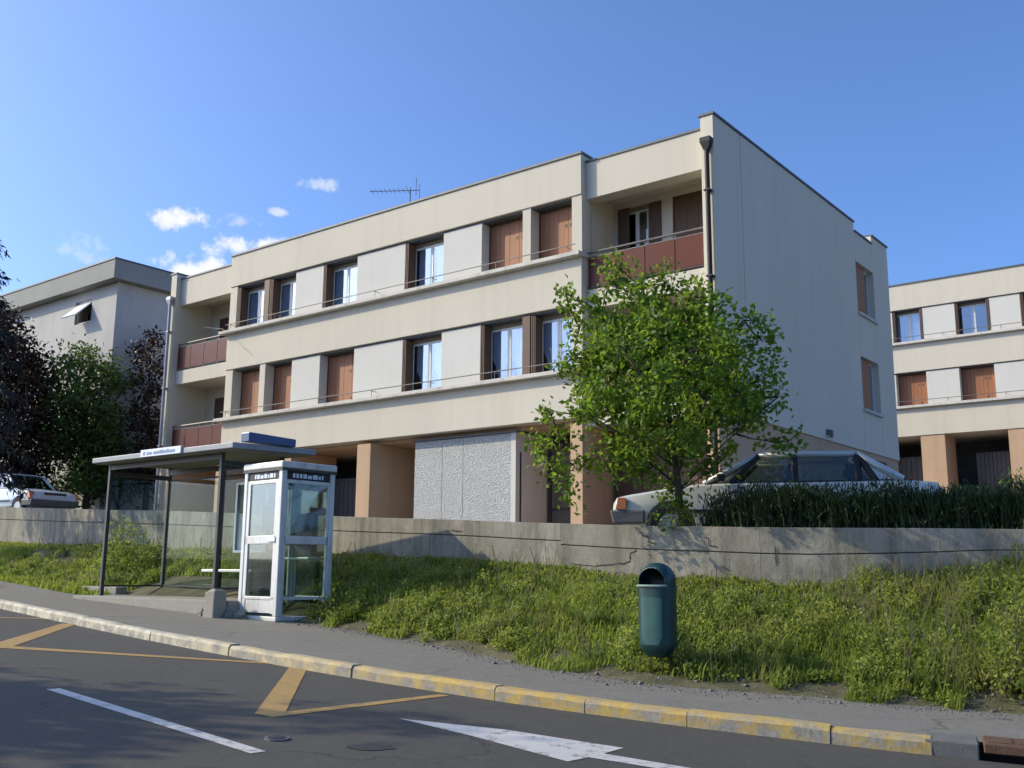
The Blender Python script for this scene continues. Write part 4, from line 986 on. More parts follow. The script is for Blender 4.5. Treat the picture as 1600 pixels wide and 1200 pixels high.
    # trim, bumpers, lamps
    for (x0, x1) in ((-.04, .50), (L - .35, L + .04)):
        MB().hexa([(-x1, -hw - .012, .34), (-x0 - .05, -hw + (.03 if x0 < 1 else -.012), .34), (-x0 - .05, hw - (.03 if x0 < 1 else -.012), .34), (-x1, hw + .02, .34)], [(-x1, -hw - .02, .55), (-x0, -hw + (.02 if x0 < 1 else -.012), .55), (-x0, hw - (.02 if x0 < 1 else -.012), .55), (-x1, hw + .02, .55)]).build('bumper', mat('grey_bumper', (.10, .105, .11), .55, .08, 5), e, bevel=.03)
    zl0, zl1 = .565, pr['lamp_top']
    for s in (-1, 1):
        MB().hexa([(-.10, s * .40, zl0), (-.012, s * .40, zl0), (-.03, s * .68, zl0), (-.12, s * .68, zl0)], [(-.14, s * .40, zl1), (-.06, s * .40, zl1), (-.08, s * .68, zl1), (-.15, s * .68, zl1)]).build('headlight', mat('lamp_glass', (.55, .57, .58), .12, .1, 20, metal=.5), e, fix=True)
        MB().hexa([(-.14, s * .685, zl0), (-.025, s * .685, zl0), (-.06, s * (hw + .006), zl0), (-.21, s * (hw + .006), zl0)], [(-.17, s * .685, zl1), (-.075, s * .685, zl1), (-.10, s * (hw - .0), zl1), (-.22, s * (hw - .0), zl1)]).build('indicator', mat('amber_lamp', (.62, .20, .07), .25, .08, 20), e, fix=True)
        box('tail_lamp', (-L - .012, -L + .1, s * .60 - .16, s * .60 + .16, .62, .80), mat('red_lamp', (.35, .02, .02), .3, .1, 20), e)
        box('side_strip', (-L + .9, -1.15, s * (hw + .004) - .008, s * (hw + .004) + .008, .50, .55), black_m, e)
    box('grille', (-.06, -.008, -.38, .38, zl0 + .01, zl1 - .02), black_m, e); boxes('grille_bar', [(-.02, .0, -.38, .38, zl0 + .04 + .04 * k, zl0 + .05 + .04 * k) for k in range(3)], chrome, e)
    for wx in pr['wheels']:
        for s in (-1, 1):
            o = MB().tube([(-wx, s * (hw - .20), .31), (-wx, s * (hw - .19), .31), (-wx, s * (hw - .03), .31), (-wx, s * (hw - .02), .31)], [.27, .305, .305, .27], 26).build('wheel', mat('tyre_rubber', (.02, .02, .021), .85, .15, 12), e, smooth=False)
            MB().tube([(-wx, s * (hw - .05), .31), (-wx, s * (hw - .012), .31)], [.2, .17], 20).build('rim', mat('wheel_trim', (.32, .33, .34), .4, .08, 6, metal=.6), o)
    for s in (-1, 1): MB().box(-xa - .32, -xa - .20, s * (ya + .06), s * (ya + .20), za + .02, za + .13).build('door_mirror', black_m, e, bevel=.02, fix=True)
    return e
sedan = dict(body=[(.0, .42, .66, .70, .60), (.06, .36, .745, .78, .66), (.25, .30, .785, .825, .70), (.75, .26, .86, .84, .73), (1.30, .25, .935, .84, .745), (1.9, .24, .945, .845, .75), (2.6, .24, .945, .845, .75), (3.4, .24, .95, .845, .75), (4.0, .25, .96, .84, .745), (4.4, .28, .955, .83, .73), (4.7, .33, .93, .80, .70), (4.78, .40, .80, .75, .66)],
             wheels=(.88, 3.62), arch=.375, cabin=[(1.38, .735, .94), (2.20, .58, 1.37), (3.62, .58, 1.375), (4.22, .72, .965)], pillars=(1.75, 2.72, 3.62, 3.86), seats=(2.45, 3.35), lamp_top=.735)
car_white = mat('cream_white_paint', (.52, .53, .49), .25, .02, 2, metal=.15, spec=.6)
c0 = at(966, 820, 16.3); cx, cy = c0.x, c0.y
hd = math.atan2(.22, -1.0)                                    # the nose points to the left, a little away
make_car('parked_car', (cx, cy, z_terr(cx + 2.3, cy - .5) + .02), hd, 'cream-white sedan parked behind the wall beside the tree', car_white, 4.78, sedan)
est = dict(body=[(.0, .42, .66, .68, .58), (.05, .36, .78, .76, .64), (.22, .30, .82, .80, .68), (.7, .26, .88, .81, .70), (1.15, .25, .935, .81, .71), (1.8, .24, .945, .815, .715), (2.6, .24, .95, .815, .715), (3.3, .25, .95, .81, .71), (3.7, .30, .94, .79, .70), (3.82, .40, .86, .75, .66)],
           wheels=(.72, 3.15), arch=.36, cabin=[(1.18, .70, .94), (1.75, .58, 1.40), (3.25, .58, 1.40), (3.72, .70, .95)], pillars=(1.5, 2.3, 3.1), seats=(2.1, 2.9), lamp_top=.79)
car_blue = mat('pale_blue_paint', (.42, .50, .58), .3, .02, 2, metal=.1, spec=.6)
c1 = at(86, 788, 32.3)
make_car('parked_car', (c1.x, c1.y, z_terr(c1.x - 1, c1.y + 1.5) + .06), math.atan2(-.55, .84), 'pale blue hatchback parked behind the wall at the left picture edge', car_blue, 3.82, est)

# ------------------------------------------------------------------ trees and shrubs
random.seed(11); rng = np.random.default_rng(11)
def plant(name, label, cat_, base, clusters, leafL, leafW, dens, m, trunk_r=.07, fork=None, up=.4, droop=.1, twig=.13, per=11, limbs=True, trunk_name='trunk', crown_name='crown', group=None, bark_m=None, vary=.3):
    """clusters: (centre, radius or (rx, ry, rz)); dens = twigs per m3 of cluster shell"""
    base = Vector(base); e = empty(name, base); tag(e, label, cat_, group)
    tb = MB(); P = []; D = []; TI = []
    fork = Vector(fork) if fork is not None else base + Vector((0, 0, 1.0))
    if limbs:
        mid = base.lerp(fork, .5) + Vector((random.uniform(-.04, .04), random.uniform(-.04, .04), 0))
        ctr = sum((Vector(c) for c, _ in clusters), Vector()) / len(clusters); top = max(Vector(c).z for c, _ in clusters)
        lead_top = Vector((ctr.x, ctr.y, fork.z + (top - fork.z) * .82))
        lead = [fork, fork.lerp(lead_top, .3) + Vector((random.uniform(-.06, .06), random.uniform(-.06, .06), 0)), fork.lerp(lead_top, .65) + Vector((random.uniform(-.08, .08), random.uniform(-.08, .08), 0)), lead_top]
        tb.tube([base + Vector((0, 0, -.15)) - base, base - base + Vector((0, 0, .05)), mid - base] + [q - base for q in lead], [trunk_r * 1.4, trunk_r * 1.1, trunk_r * .95, trunk_r * .85, trunk_r * .6, trunk_r * .38, trunk_r * .12], 10)
        def on_lead(z):
            f = (z - lead[0].z) / max(.01, lead[-1].z - lead[0].z); f = min(.97, max(0, f)); pts_ = [0, .3, .65, 1]
            for a_ in range(3):
                if f <= pts_[a_ + 1]: return lead[a_].lerp(lead[a_ + 1], (f - pts_[a_]) / (pts_[a_ + 1] - pts_[a_]))
            return lead[-1]
    seen = []
    for (c, rad) in clusters:
        c = Vector(c); rad = (rad,) * 3 if isinstance(rad, (int, float)) else rad
        rm = (rad[0] * rad[1] * rad[2]) ** (1 / 3)
        if limbs:
            near_c = min(seen, key=lambda v: (v - c).length) if seen else None
            st0 = near_c if near_c is not None and (near_c - c).length < .75 * (c - fork).length and random.random() < .8 else on_lead(c.z - .75 * Vector((c.x - ctr.x, c.y - ctr.y)).length - random.uniform(.05, .3)); q = st0.lerp(c, .5) + Vector((random.uniform(-.1, .1), random.uniform(-.1, .1), random.uniform(-.12, .10))) * (c - st0).length * .5
            seen.append(c)
            r0 = trunk_r * .42 * min(1, .55 + rm); tb.tube([st0 - base, q - base, c - base], [r0 * .8, r0 * .5, r0 * .2], 6)
            for k in range(4):
                d = Vector((random.gauss(0, 1), random.gauss(0, 1), random.gauss(.3, 1))).normalized(); d = Vector((d.x * rad[0], d.y * rad[1], d.z * rad[2])) * .8
                tb.tube([q.lerp(c, .6) - base, c - base + d * .5, c - base + d], [r0 * .35, r0 * .2, .004], 5)
        nt = max(5, int(dens * random.uniform(1 - vary, 1 + vary * .6) * 4.19 * rad[0] * rad[1] * rad[2] ** 1.0)); ti = random.gauss(0, .16)
        d = rng.normal(size=(nt, 3)); d /= np.linalg.norm(d, axis=1)[:, None]
        rr = rng.uniform(.12, 1.0, nt) ** .5
        tw = np.array(c) + d * rr[:, None] * np.array(rad)
        pts = np.repeat(tw, per, 0) + rng.normal(size=(nt * per, 3)) * twig * np.array([1, 1, .8])
        P.append(pts); D.append(np.repeat(d, per, 0) * .6); TI.append(np.full(len(pts), ti))
    if limbs: tb.build(trunk_name, bark_m or bark, e, smooth=True)
    P = np.concatenate(P); D = np.concatenate(D)
    V, F = leaves(P, leafL, leafW, up, droop, dirs=D)
    tint = np.repeat(np.clip(rng.normal(.45, .26, len(P)) + np.concatenate(TI), 0, 1), 2)
    np_mesh(crown_name, V - np.array(base), F, m, e, tint)
    return e, len(F)
def px_clusters(lst, D0, k=1.0, depth=.55, copies=True):
    out = []
    for (x, y, r_) in lst:
        rm = r_ * D0 / FOC * k
        c = at(x, y, D0 + random.uniform(-.2, .2)); out.append((c, (rm * .9, rm * .9, rm * 1.15)))
        if copies and rm > .27:
            for s in (-1, 1):
                dd = s * random.uniform(.6, 1.1) * depth * min(2.2, rm * 3.2)
                c2 = at(x + random.uniform(-10, 10), y + (random.uniform(0, 16) if y < 500 else random.uniform(-10, 8)), D0 + dd * (.6 if y < 500 else 1)); out.append((c2, rm * .70))
    return out
TB = Vector((2.30, 14.12, z_terr(2.3, 14.12)))
crown = [(960, 412, 24), (952, 445, 30), (1000, 450, 36), (1046, 442, 32), (1085, 464, 30), (940, 492, 32), (884, 458, 10), (892, 486, 11), (905, 512, 14),
         (962, 545, 52), (1035, 535, 58), (1105, 515, 46), (1120, 462, 20), (1132, 565, 50), (1162, 500, 22), (1192, 535, 30), (1204, 575, 30), (1216, 620, 24), (1165, 625, 46), (1100, 620, 55), (1025, 615, 60), (945, 605, 50), (892, 560, 26), (875, 580, 14),
         (912, 645, 34), (855, 640, 16), (870, 668, 20), (838, 690, 14), (852, 705, 14), (880, 712, 26), (868, 742, 22), (890, 768, 20), (905, 735, 22), (935, 702, 30), (1000, 688, 44), (1075, 688, 46), (1150, 678, 32), (1205, 690, 18), (1238, 688, 11), (955, 742, 16), (1020, 728, 24), (1062, 745, 20), (1110, 735, 14), (1185, 655, 22), (1042, 765, 16), (1066, 785, 13), (1115, 480, 18), (1180, 500, 16), (930, 540, 30), (1010, 500, 40), (1000, 742, 20), (972, 722, 22), (1090, 722, 26), (1135, 712, 20), (1060, 590, 44), (985, 640, 40), (920, 590, 28), (1140, 610, 30)]
ncl = px_clusters(crown, 14.1, .92, 1.12)
_, nf = plant('street_tree', 'leafy bright green young tree rooted behind the concrete wall, hiding the right balcony', 'tree', TB, ncl,   .092, .064, 225, leaf_green, .062, (2.33, 14.12, TB.z + .75), .35, .15, .082, 11, vary=.55)
print('tree faces', nf)
plant('shoot_cluster', 'leafy shoots at the foot of the street tree on the wall', 'shrub', TB + Vector((-.1, -.22, .1)), px_clusters([(1035, 812, 15), (1050, 795, 14), (1068, 806, 10)], 13.85, 1, .3, False), .07, .045, 220, leaf_green, .012, TB + Vector((-.1, -.22, .25)), .3, .1, .07, 9, trunk_name='stem', crown_name='foliage')
# trees in front of the grey building
def ground_at(x, y): return z_terr(x, y)
def bg_tree(label, px, D0, cl, m, L_, W_, dens, tr=.12, name='garden_tree', depth=.6, forkh=1.6):
    b = at(px, 780, D0); b.z = ground_at(b.x, b.y)
    return plant(name, label, 'tree', b, px_clusters(cl, D0, 1, depth), L_, W_, dens, m, tr, (b.x, b.y, b.z + forkh), .35, .1, .2, 10)
bg_tree('rounded green tree in front of the grey building', 135, 36, [(80, 600, 26), (110, 570, 28), (140, 565, 26), (175, 585, 24), (190, 610, 18), (95, 630, 36), (140, 620, 42), (170, 650, 34), (120, 680, 44), (165, 700, 36), (85, 690, 36), (140, 740, 40)], leaf_back, .15, .11, 30)
bg_tree('dark purple-leaved tree at the left picture edge', 15, 35.5, [(-30, 520, 50), (20, 540, 38), (40, 590, 40), (-10, 600, 55), (50, 650, 42), (10, 680, 50), (60, 710, 36), (-40, 700, 60), (30, 745, 40), (0, 500, 26)], leaf_purple, .16, .10, 34)
bg_tree('narrow purple-leaved tree between grey building and cream block', 228, 36.5, [(240, 535, 14), (225, 555, 20), (245, 570, 16), (215, 590, 16), (238, 610, 24), (225, 650, 30), (240, 690, 26), (215, 720, 32), (235, 745, 26)], leaf_purple, .16, .10, 34)
bg_tree('low dark tree between the green and the purple tree', 185, 37, [(190, 700, 30), (205, 735, 34), (170, 745, 36), (215, 770, 24), (120, 760, 34), (80, 760, 30)], leaf_back, .12, .08, 24, .07, forkh=.6)
# conifer with drooping boughs beyond the left edge
cb = at(-98, 780, 26); cb.z = ground_at(cb.x, cb.y)
cf = empty('cedar_tree', cb); tag(cf, 'dark blue cedar with drooping boughs reaching in at the left edge', 'tree')
tk = MB().tube([(0, 0, -.2), (0, 0, 3.5), (0.05, 0, 8.2)], [.2, .14, .03], 10); P = []; Dn = []
random.seed(3)
for k in range(62):
    h = 1.2 + 6.9 * (k / 62); a = k * 2.4; ln = (1.0 - (h / 9.2) ** 1.3) * 2.15 + .25; pts = []
    for q in range(7):
        t = q / 6; pts.append(Vector((math.cos(a) * ln * t, math.sin(a) * ln * t, h + .28 * ln * t - .55 * ln * t * t)))
    tk.tube(pts, [.03 * (1 - q / 7) + .004 for q in range(7)], 5)
    m_ = 150; tt = rng.uniform(.15, 1, m_); ii = np.clip((tt * 6).astype(int), 0, 5); fr = tt * 6 - ii; PA = np.array([list(v) for v in pts])
    c = PA[ii] * (1 - fr)[:, None] + PA[ii + 1] * fr[:, None]; P.append(c + rng.normal(size=(m_, 3)) * np.array([.11, .11, .05])); Dn.append(np.tile(np.array([math.cos(a) * .5, math.sin(a) * .5, -.5]), (m_, 1)))
tk.build('trunk', bark, cf, smooth=True); V, F = leaves(np.concatenate(P), .22, .05, .2, .3, dirs=np.concatenate(Dn)); np_mesh('crown', V, F, leaf_conifer, cf, np.repeat(rng.uniform(0, 1, len(V) // 4), 2))
# shade trees across the road, outside the frame: their shadows lie on the asphalt at lower left
for (x, y, h_, lab, sd) in ((-14.5, 9.6, 5.6, 'roadside tree left of the view shading the near road', 4), (-13.2, 7.4, 5.0, 'second roadside tree left of the view nearer the camera', 5), (-25, 30, 7.5, 'yard tree left of the view shading the far wall', 6)):
    random.seed(sd); gz_ = z_side(x, y) if y < 20 else z_terr(x, y); cl = []
    if sd == 4: cl.append(((-14.0, 9.9, 6.3), .5)); cl.append(((-14.2, 9.8, 5.3), .5))
    for k in range(13): cl.append(((x + random.gauss(0, 1.0), y + random.gauss(0, .9), gz_ + h_ * random.uniform(.5, 1.0)), random.uniform(.35, .75)))
    plant('roadside_tree', lab, 'tree', (x, y, gz_), cl, .17, .13, 40, leaf_green, .13, (x, y, gz_ + h_ * .42), .4, .1, .2, 10)
# hedge of upright blades on top of the wall
random.seed(31); rng = np.random.default_rng(31)
hg = empty('hedge', (5.0, 12.5, .45)); tag(hg, 'dark strap-leaved hedge along the wall top in front of the sedan', 'hedge')
HS = resample(ST[:, 2:], .05); HSo = {d: wall_off(HS, d) for d in (.26, .32, 1.0)}
idx = np.where((HS[:, 0] > 2.42) & (HS[:, 0] < 10))[0]
nb = 17000; ii = rng.choice(idx, nb); t = rng.uniform(0, 1, nb)
bp = HSo[.32][ii] * (1 - t)[:, None] + HSo[1.0][ii] * t[:, None]; bp += rng.normal(size=bp.shape) * .05
zt = HS[ii, 3]; zb = zt - .26
hv = np.array([mnoise.noise((HS[i][0] * 1.3, 7.7, 0)) for i in ii]); fx = HS[ii, 0]
ht = .64 + .2 * hv + .12 * np.clip((fx - 4.0) / 1.5, 0, 1) + rng.normal(0, .07, nb) - .2 * np.clip((2.9 - fx) / .5, 0, 1)
az = rng.uniform(0, 6.283, nb); lean = rng.uniform(.02, .42, nb); wd = rng.uniform(.006, .016, nb)
dx, dy = np.cos(az), np.sin(az); sx, sy = -dy, dx
rowsV = []
for k, (tt, ww) in enumerate(((0, .7), (.5, 1.0), (.85, .7), (1, .05))):
    cx_ = bp[:, 0] + dx * lean * tt ** 2 * ht; cy_ = bp[:, 1] + dy * lean * tt ** 2 * ht; cz_ = zb + ht * tt * (1 - .15 * lean * tt)
    for s in (-1, 1): rowsV.append(np.stack([cx_ + s * sx * wd * ww, cy_ + s * sy * wd * ww, cz_], 1))
V = np.stack(rowsV, 1).reshape(-1, 3); b0 = np.arange(nb)[:, None] * 8
F = np.concatenate([b0 + np.array([[2 * k, 2 * k + 1, 2 * k + 3, 2 * k + 2]]) for k in range(3)], 1).reshape(-1, 4)
np_mesh('foliage', V - np.array([5.0, 12.5, .45]), F, leaf_hedge, hg, np.repeat(np.clip(rng.normal(.4, .3, nb), 0, 1), 3))
ns = 5200; jj = rng.choice(idx, ns); tt_ = rng.uniform(-.15, 1, ns); hp = HSo[.32][jj] * (1 - tt_)[:, None] + HSo[1.0][jj] * tt_[:, None]
hq = np.array([mnoise.noise((HS[i][0] * 2.1, 3.1, 0)) for i in jj]); hz = HS[jj, 3] + rng.uniform(-.2, 1, ns) * (.42 + .2 * hq) + .06
HP = np.repeat(np.stack([hp[:, 0], hp[:, 1], hz], 1), 6, 0) + rng.normal(size=(ns * 6, 3)) * .06
V, F = leaves(HP, .085, .02, .2, -.5, dirs=np.tile(np.array([0, 0, .5]), (len(HP), 1)))
np_mesh('sprig', V - np.array([5.0, 12.5, .45]), F, leaf_hedge, hg, np.repeat(np.clip(rng.normal(.5, .35, len(HP)), 0, 1), 2))
st_ = MB()
for k in range(40):
    i = random.choice(list(idx)); q = HSo[.32][i] * .5 + HSo[1.0][i] * .5; st_.tube([(q[0] - 5.0, q[1] - 12.5, HS[i][3] - .3 - .45), (q[0] - 5.0 + random.uniform(-.05, .05), q[1] - 12.5, HS[i][3] + .25 - .45)], .01, 5)
st_.build('stem', bark, hg)
# shrubs on the bank
def shrub(name, label, base, cl, m, dens, L_=.07, W_=.045):
    plant(name, label, 'shrub', base, cl, L_, W_, dens, m, .015, (base[0], base[1], base[2] + .15), .4, .05, .08, 9, trunk_name='stem', crown_name='foliage')
b = at(196, 905, 20.9); shrub('shrub', 'rounded shrub against the wall behind the left glass of the shelter', (b.x, b.y, z_side(b.x, b.y) + .25), px_clusters([(190, 835, 22), (175, 865, 30), (205, 860, 30), (190, 890, 32), (225, 880, 26), (165, 895, 24), (240, 905, 22)], 20.9, 1, .4), leaf_weed, 95)
b = at(250, 905, 21.2); shrub('shrub', 'dark low shrub behind the middle post of the shelter', (b.x, b.y, z_side(b.x, b.y) + .3), px_clusters([(240, 870, 22), (255, 890, 24), (275, 905, 18)], 21.4, 1, .3), leaf_back, 95)
b = at(305, 915, 20.2); shrub('shrub', 'small green plant behind the bench of the shelter', (b.x, b.y, z_side(b.x, b.y) + .35), px_clusters([(310, 885, 16), (335, 880, 18), (355, 885, 16), (325, 905, 18)], 20.0, 1, .3), leaf_back, 95)
b = at(1570, 1095, 9.35); shrub('shrub', 'bushy plant in the foreground at the right picture edge', (b.x, b.y, z_side(b.x, b.y)), [(at(x, y, D), r_) for x, y, D, r_ in ((1560, 1060, 9.3, .22), (1590, 1040, 9.4, .26), (1600, 980, 9.6, .26), (1575, 1000, 9.7, .22), (1620, 1060, 9.3, .3), (1610, 920, 10.0, .24), (1640, 990, 9.6, .3), (1585, 935, 10.2, .2))], leaf_weed, 300, .06, .032)
b = at(520, 960, 15.2); shrub('shrub', 'tuft of sunlit weeds at the right foot of the phone booth', (b.x, b.y, z_side(b.x, b.y)), [(at(x, y, D), r_) for x, y, D, r_ in ((522, 935, 15.0, .10), (512, 950, 14.95, .12), (535, 952, 15.0, .13), (560, 945, 15.1, .13), (555, 962, 15.0, .12), (590, 950, 15.3, .12), (528, 968, 14.9, .10))], leaf_weed, 420, .06, .03)
b = at(1590, 790, 15.5); shrub('shrub', 'light green bush above the hedge at the right picture edge', (b.x, b.y, z_terr(b.x, b.y)), px_clusters([(1590, 758, 14), (1575, 770, 14), (1605, 765, 18), (1600, 785, 24), (1580, 790, 20)], 15.5, 1, .3, False), leaf_weed, 200)

# ------------------------------------------------------------------ grass and weeds of the bank
rng = np.random.default_rng(5)
NS = len(SS); TT = np.array((-.12, 0, .08, .2, .35, .5, .65, .8, .92, 1.06))
def bank_pts(n, xlo=-17., xhi=9.5, edge=(-.07, 1.0)):
    ok = np.where((BANK[:, 1, 0] > xlo) & (BANK[:, 1, 0] < xhi))[0]
    i = rng.integers(ok[0], ok[-1], n * 3); fi = rng.uniform(0, 1, n * 3); t = rng.uniform(edge[0], edge[1], n * 3)
    j = np.clip(np.searchsorted(TT, t) - 1, 0, len(TT) - 2); w = ((t - TT[j]) / (TT[j + 1] - TT[j]))[:, None]; fi = fi[:, None]
    P = (BANK[i, j] * (1 - w) + BANK[i, j + 1] * w) * (1 - fi) + (BANK[i + 1, j] * (1 - w) + BANK[i + 1, j + 1] * w) * fi
    D = np.maximum(8.5, P[:, 1]); keep = rng.uniform(0, 1, n * 3) < (10.0 / D) ** 1.0
    # keep clear of shelter plinth and booth, and leave bare patches
    lx = (P[:, 0] + 7.18) * -aX + (P[:, 1] - 18.13) * -aY; ly = (P[:, 0] + 7.18) * nX + (P[:, 1] - 18.13) * nY
    keep &= ~((lx > -.6) & (lx < 4.0) & (ly > -.4) & (ly < 1.75))
    bx2 = (P[:, 0] + 3.41) * math.sin(hb) + (P[:, 1] - 15.07) * -math.cos(hb); by2 = (P[:, 0] + 3.41) * math.cos(hb) + (P[:, 1] - 15.07) * math.sin(hb)
    keep &= ~((bx2 > -1.15) & (bx2 < .1) & (by2 > -.2) & (by2 < 1.1))
    P, t = P[keep][:n], t[keep][:n]
    N = np.array([mnoise.noise((p[0] * .8, p[1] * .8, 3.3)) + .5 * mnoise.noise((p[0] * 2.6, p[1] * 2.6, 9.1)) for p in P])
    return P, t, N
def fnoise(P, s, o): return np.array([mnoise.noise((p[0] * s, p[1] * s, o)) for p in P])
P, t, N = bank_pts(90000)
bare = fnoise(P, 1.7, 20.) ; k = (N > -.85) & ~((t < .05 + .13 * np.clip(bare + .15, 0, 1)) & (bare > -.15) & (P[:, 0] > -3.2)) & ~((P[:, 0] < -9.5) & (P[:, 0] > -13.) & (t > .45) & (t < .8) & (bare > -.2)); P, t, N = P[k], t[k], N[k]; n = len(P)
h_ = np.clip(.10 + .085 * N + .05 * rng.normal(size=n) + .10 * np.clip(t - .02, 0, .25), .03, .34) * (1 + .35 * np.clip((P[:, 0] - 2) / 2.5, 0, 1)) * np.where((t > .72) & (P[:, 0] < 4.2), .55, 1); az = rng.uniform(0, 6.283, n); ln_ = rng.uniform(.15, .9, n); wd = rng.uniform(.004, .009, n) * np.clip(P[:, 1] / 10, 1, 1.9)
dx, dy = np.cos(az), np.sin(az); rowsV = []
for (tt, ww) in ((0, 1.0), (.55, .8)):
    for s in (-1, 1): rowsV.append(np.stack([P[:, 0] + dx * ln_ * h_ * tt ** 1.5 - s * dy * wd * ww, P[:, 1] + dy * ln_ * h_ * tt ** 1.5 + s * dx * wd * ww, P[:, 2] + h_ * tt * (1 - .1 * tt)], 1))
rowsV.append(np.stack([P[:, 0] + dx * ln_ * h_, P[:, 1] + dy * ln_ * h_, P[:, 2] + h_ * (1 - .35 * ln_)], 1))
V = np.stack(rowsV, 1).reshape(-1, 3); b0 = np.arange(n)[:, None] * 5
F = np.concatenate([b0 + np.array([[0, 1, 3]]), b0 + np.array([[0, 3, 2]]), b0 + np.array([[2, 3, 4]])], 1).reshape(-1, 3)
g_o = np_mesh('grass', V, F, grass_m, None, np.repeat(np.clip(.42 + .3 * N + .6 * np.clip(fnoise(P, .6, 40.) - .02, 0, .6) + .22 * rng.normal(size=n), 0, 1), 3)); tag(g_o, 'rough yellow-green grass covering the bank below the wall', 'grass', kind='stuff')
P, t, N = bank_pts(17000)
bare = fnoise(P, 1.7, 20.); k = (N > -.45) & ~((t < .05 + .13 * np.clip(bare + .15, 0, 1)) & (bare > -.15) & (P[:, 0] > -3.2)) & ~((P[:, 0] < -9.5) & (P[:, 0] > -13.) & (t > .45) & (t < .8)) & (t > -.03); P, N, t = P[k], N[k], t[k]
h_ = np.clip(.07 + .12 * N + .04 * rng.normal(size=len(P)), .02, .36) * np.where((t > .72) & (P[:, 0] < 4.2), .5, 1)
# tufts: domes of taller weeds with hollows between them
dryw = fnoise(P, .6, 40.); k = (dryw < .12) | (rng.uniform(0, 1, len(P)) < .25); P, N, t, h_ = P[k], N[k], t[k], h_[k]
C, tc, NC = bank_pts(1050, edge=(.09, .97)); q_ = fnoise(C, .6, 40.) < .16; C, tc, NC = C[q_], tc[q_], NC[q_]; q_ = (tc < .72) | (C[:, 0] > 4.2); C, tc, NC = C[q_], tc[q_], NC[q_]; kk = ~((C[:, 0] < -9.5) & (C[:, 0] > -13.) & (tc > .45) & (tc < .8)); C, NC = C[kk], NC[kk]
cr_ = rng.uniform(.08, .24, len(C)); ch_ = cr_ * rng.uniform(.7, 1.35, len(C)) * (1 + .35 * np.clip((C[:, 0] - 2) / 2.5, 0, 1)); cnt = 24
th_ = rng.uniform(0, 6.283, (len(C), cnt)); rr_ = np.sqrt(rng.uniform(0, 1, (len(C), cnt)))
TP_ = np.stack([C[:, None, 0] + np.cos(th_) * rr_ * cr_[:, None], C[:, None, 1] + np.sin(th_) * rr_ * cr_[:, None], np.repeat(C[:, None, 2], cnt, 1)], 2).reshape(-1, 3)
TH_ = (ch_[:, None] * (1.05 - .85 * rr_ ** 2)).reshape(-1)
tin = np.concatenate([.4 + .35 * N, np.repeat(np.clip(rng.normal(.5, .28, len(C)), 0, 1), cnt)])
P = np.concatenate([P, TP_]); h_ = np.concatenate([h_, TH_])
per = 9; PP = np.repeat(P, per, 0); hh = np.repeat(h_, per) * rng.uniform(.25, 1.1, len(P) * per); PP = PP + np.stack([rng.normal(0, .03, len(PP)), rng.normal(0, .03, len(PP)), hh], 1)
V, F = leaves(PP, .050, .027, .3, -.15, bias=(-1.1, -.7, .9)); w_o = np_mesh('weeds', V, F, leaf_weed, None, np.repeat(np.clip(np.repeat(tin, per) + .2 * rng.normal(size=len(PP)), 0, 1), 2)); tag(w_o, 'low leafy weeds mixed into the grass of the bank', 'weeds', kind='stuff')
# tussocks of long arching grass
C, tc, NC = bank_pts(330, -13, 9.5, (.08, .95)); cnt = 46; rc = rng.uniform(.03, .10, len(C)); hc = rng.uniform(.16, .36, len(C)) * np.where((tc > .72) & (C[:, 0] < 4.2), .6, 1)
th_ = rng.uniform(0, 6.283, (len(C), cnt)); ro_ = rng.uniform(0, 1, (len(C), cnt)) * rc[:, None]; B0 = np.stack([C[:, None, 0] + np.cos(th_) * ro_, C[:, None, 1] + np.sin(th_) * ro_, np.repeat(C[:, None, 2], cnt, 1)], 2).reshape(-1, 3)
az = (th_ + rng.normal(0, .5, th_.shape)).ravel(); h_ = (hc[:, None] * rng.uniform(.6, 1.15, th_.shape)).ravel(); ln_ = rng.uniform(.25, 1.1, len(az)); wd = rng.uniform(.003, .006, len(az)) * np.clip(B0[:, 1] / 10, 1, 1.8); dx, dy = np.cos(az), np.sin(az); rowsV = []
for (tt, ww) in ((0, 1.), (.4, .95), (.75, .7), (1, .1)):
    for sg in (-1, 1): rowsV.append(np.stack([B0[:, 0] + dx * ln_ * h_ * tt ** 1.7 - sg * dy * wd * ww, B0[:, 1] + dy * ln_ * h_ * tt ** 1.7 + sg * dx * wd * ww, B0[:, 2] + h_ * (tt - .45 * ln_ * tt ** 3)], 1))
V = np.stack(rowsV, 1).reshape(-1, 3); b0 = np.arange(len(az))[:, None] * 8; F = np.concatenate([b0 + np.array([[2 * k, 2 * k + 1, 2 * k + 3, 2 * k + 2]]) for k in range(3)], 1).reshape(-1, 4)
lg_ = np_mesh('long_grass', V, F, leaf_mat('long_grass_blade', (.05, .095, .018), (.17, .23, .045), .45, .3), None, np.repeat(np.clip(np.repeat(rng.uniform(0, 1, len(C)), cnt) + rng.normal(0, .12, len(az)), 0, 1), 3)); tag(lg_, 'tussocks of long dark grass dotted over the bank', 'grass', kind='stuff')
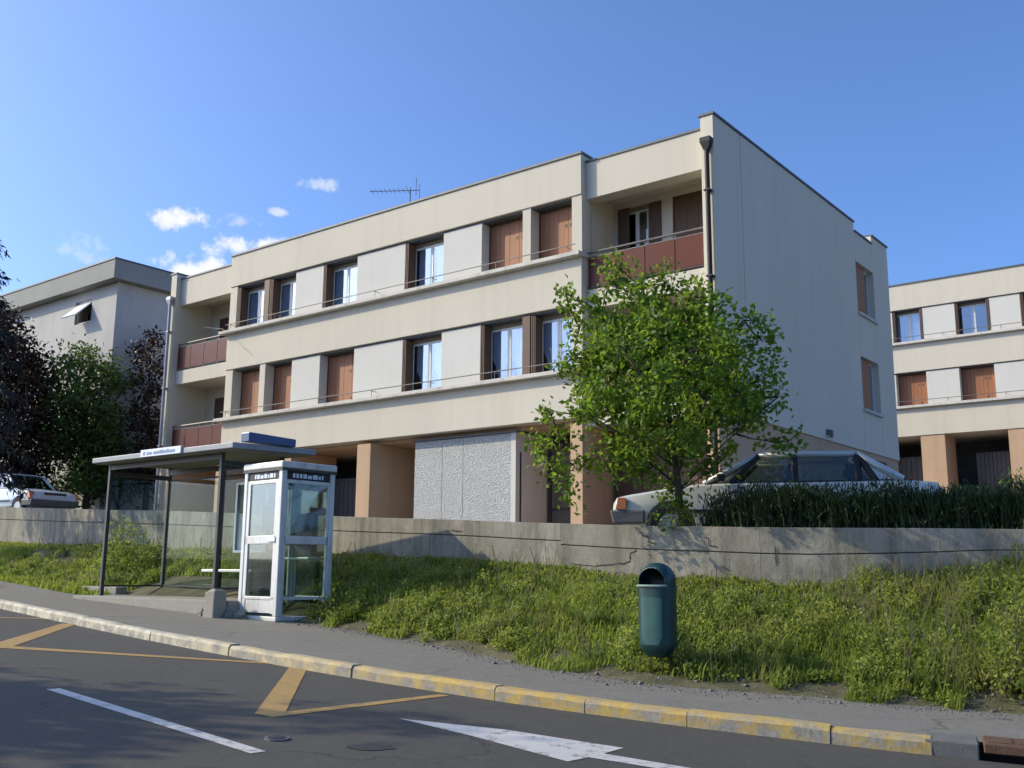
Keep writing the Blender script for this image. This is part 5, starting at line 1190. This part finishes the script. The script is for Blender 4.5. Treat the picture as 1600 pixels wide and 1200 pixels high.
# dry stalks standing above the weeds, thicker towards the right end
C, tc, NC = bank_pts(9000, -13, 9.5, (.02, .98)); pk = rng.uniform(0, 1, len(C)) < np.where(C[:, 0] > 3.6, .55, .09 + .10 * (NC > .2)); C = C[pk]; n = len(C)
h_ = rng.uniform(.16, .36, n) * np.where(C[:, 0] > 3.6, rng.uniform(1.0, 1.9, n), 1); az = rng.uniform(0, 6.283, n); ln_ = rng.uniform(.05, .5, n); wd = rng.uniform(.0022, .0045, n) * np.clip(C[:, 1] / 10, 1, 1.8); dx, dy = np.cos(az), np.sin(az); rowsV = []
for tt in (0, .5, 1):
    for sg in (-1, 1): rowsV.append(np.stack([C[:, 0] + dx * ln_ * h_ * tt ** 1.6 + sg * wd, C[:, 1] + dy * ln_ * h_ * tt ** 1.6 + sg * wd * .3, C[:, 2] + h_ * tt], 1))
V = np.stack(rowsV, 1).reshape(-1, 3); b0 = np.arange(n)[:, None] * 6; F = np.concatenate([b0 + np.array([[0, 1, 3, 2]]), b0 + np.array([[2, 3, 5, 4]])], 1).reshape(-1, 4)
stalk_m = leaf_mat('dry_stalk', (.22, .19, .08), (.36, .32, .16), .3, .2)
sk_ = np_mesh('dry_stalks', V, F, stalk_m, None, np.repeat(rng.uniform(0, 1, n), 2)); tag(sk_, 'thin straw-coloured stalks standing above the weeds of the bank', 'weeds', kind='stuff')
# grit and pebbles along the back of the pavement
P, t, N = bank_pts(5500, -6, 8.5, (-.119, .12)); s_ = rng.uniform(.004, .012, len(P)) * (1 + 2.0 * (rng.uniform(0, 1, len(P)) > .97))
P = P + np.stack([rng.normal(0, .12, len(P)), rng.normal(0, .12, len(P)), np.zeros(len(P))], 1); P[:, 2] = np.where(t > 0, P[:, 2] + .003, [z_side(p[0], p[1]) + .004 for p in P])
oc = np.array([(1, 0, 0), (0, 1, 0), (-1, 0, 0), (0, -1, 0), (0, 0, .8), (0, 0, -.5)]); V = (P[:, None, :] + oc[None] * s_[:, None, None] * rng.uniform(.6, 1.3, (len(P), 6, 1))).reshape(-1, 3)
b0 = np.arange(len(P))[:, None] * 6; F = np.concatenate([b0 + np.array([q]) for q in ([0, 1, 4], [1, 2, 4], [2, 3, 4], [3, 0, 4], [1, 0, 5], [2, 1, 5], [3, 2, 5], [0, 3, 5])], 1).reshape(-1, 3)
g2 = np_mesh('grit', V, F, gravel_m); tag(g2, 'loose grit along the back edge of the pavement', 'gravel', kind='stuff')
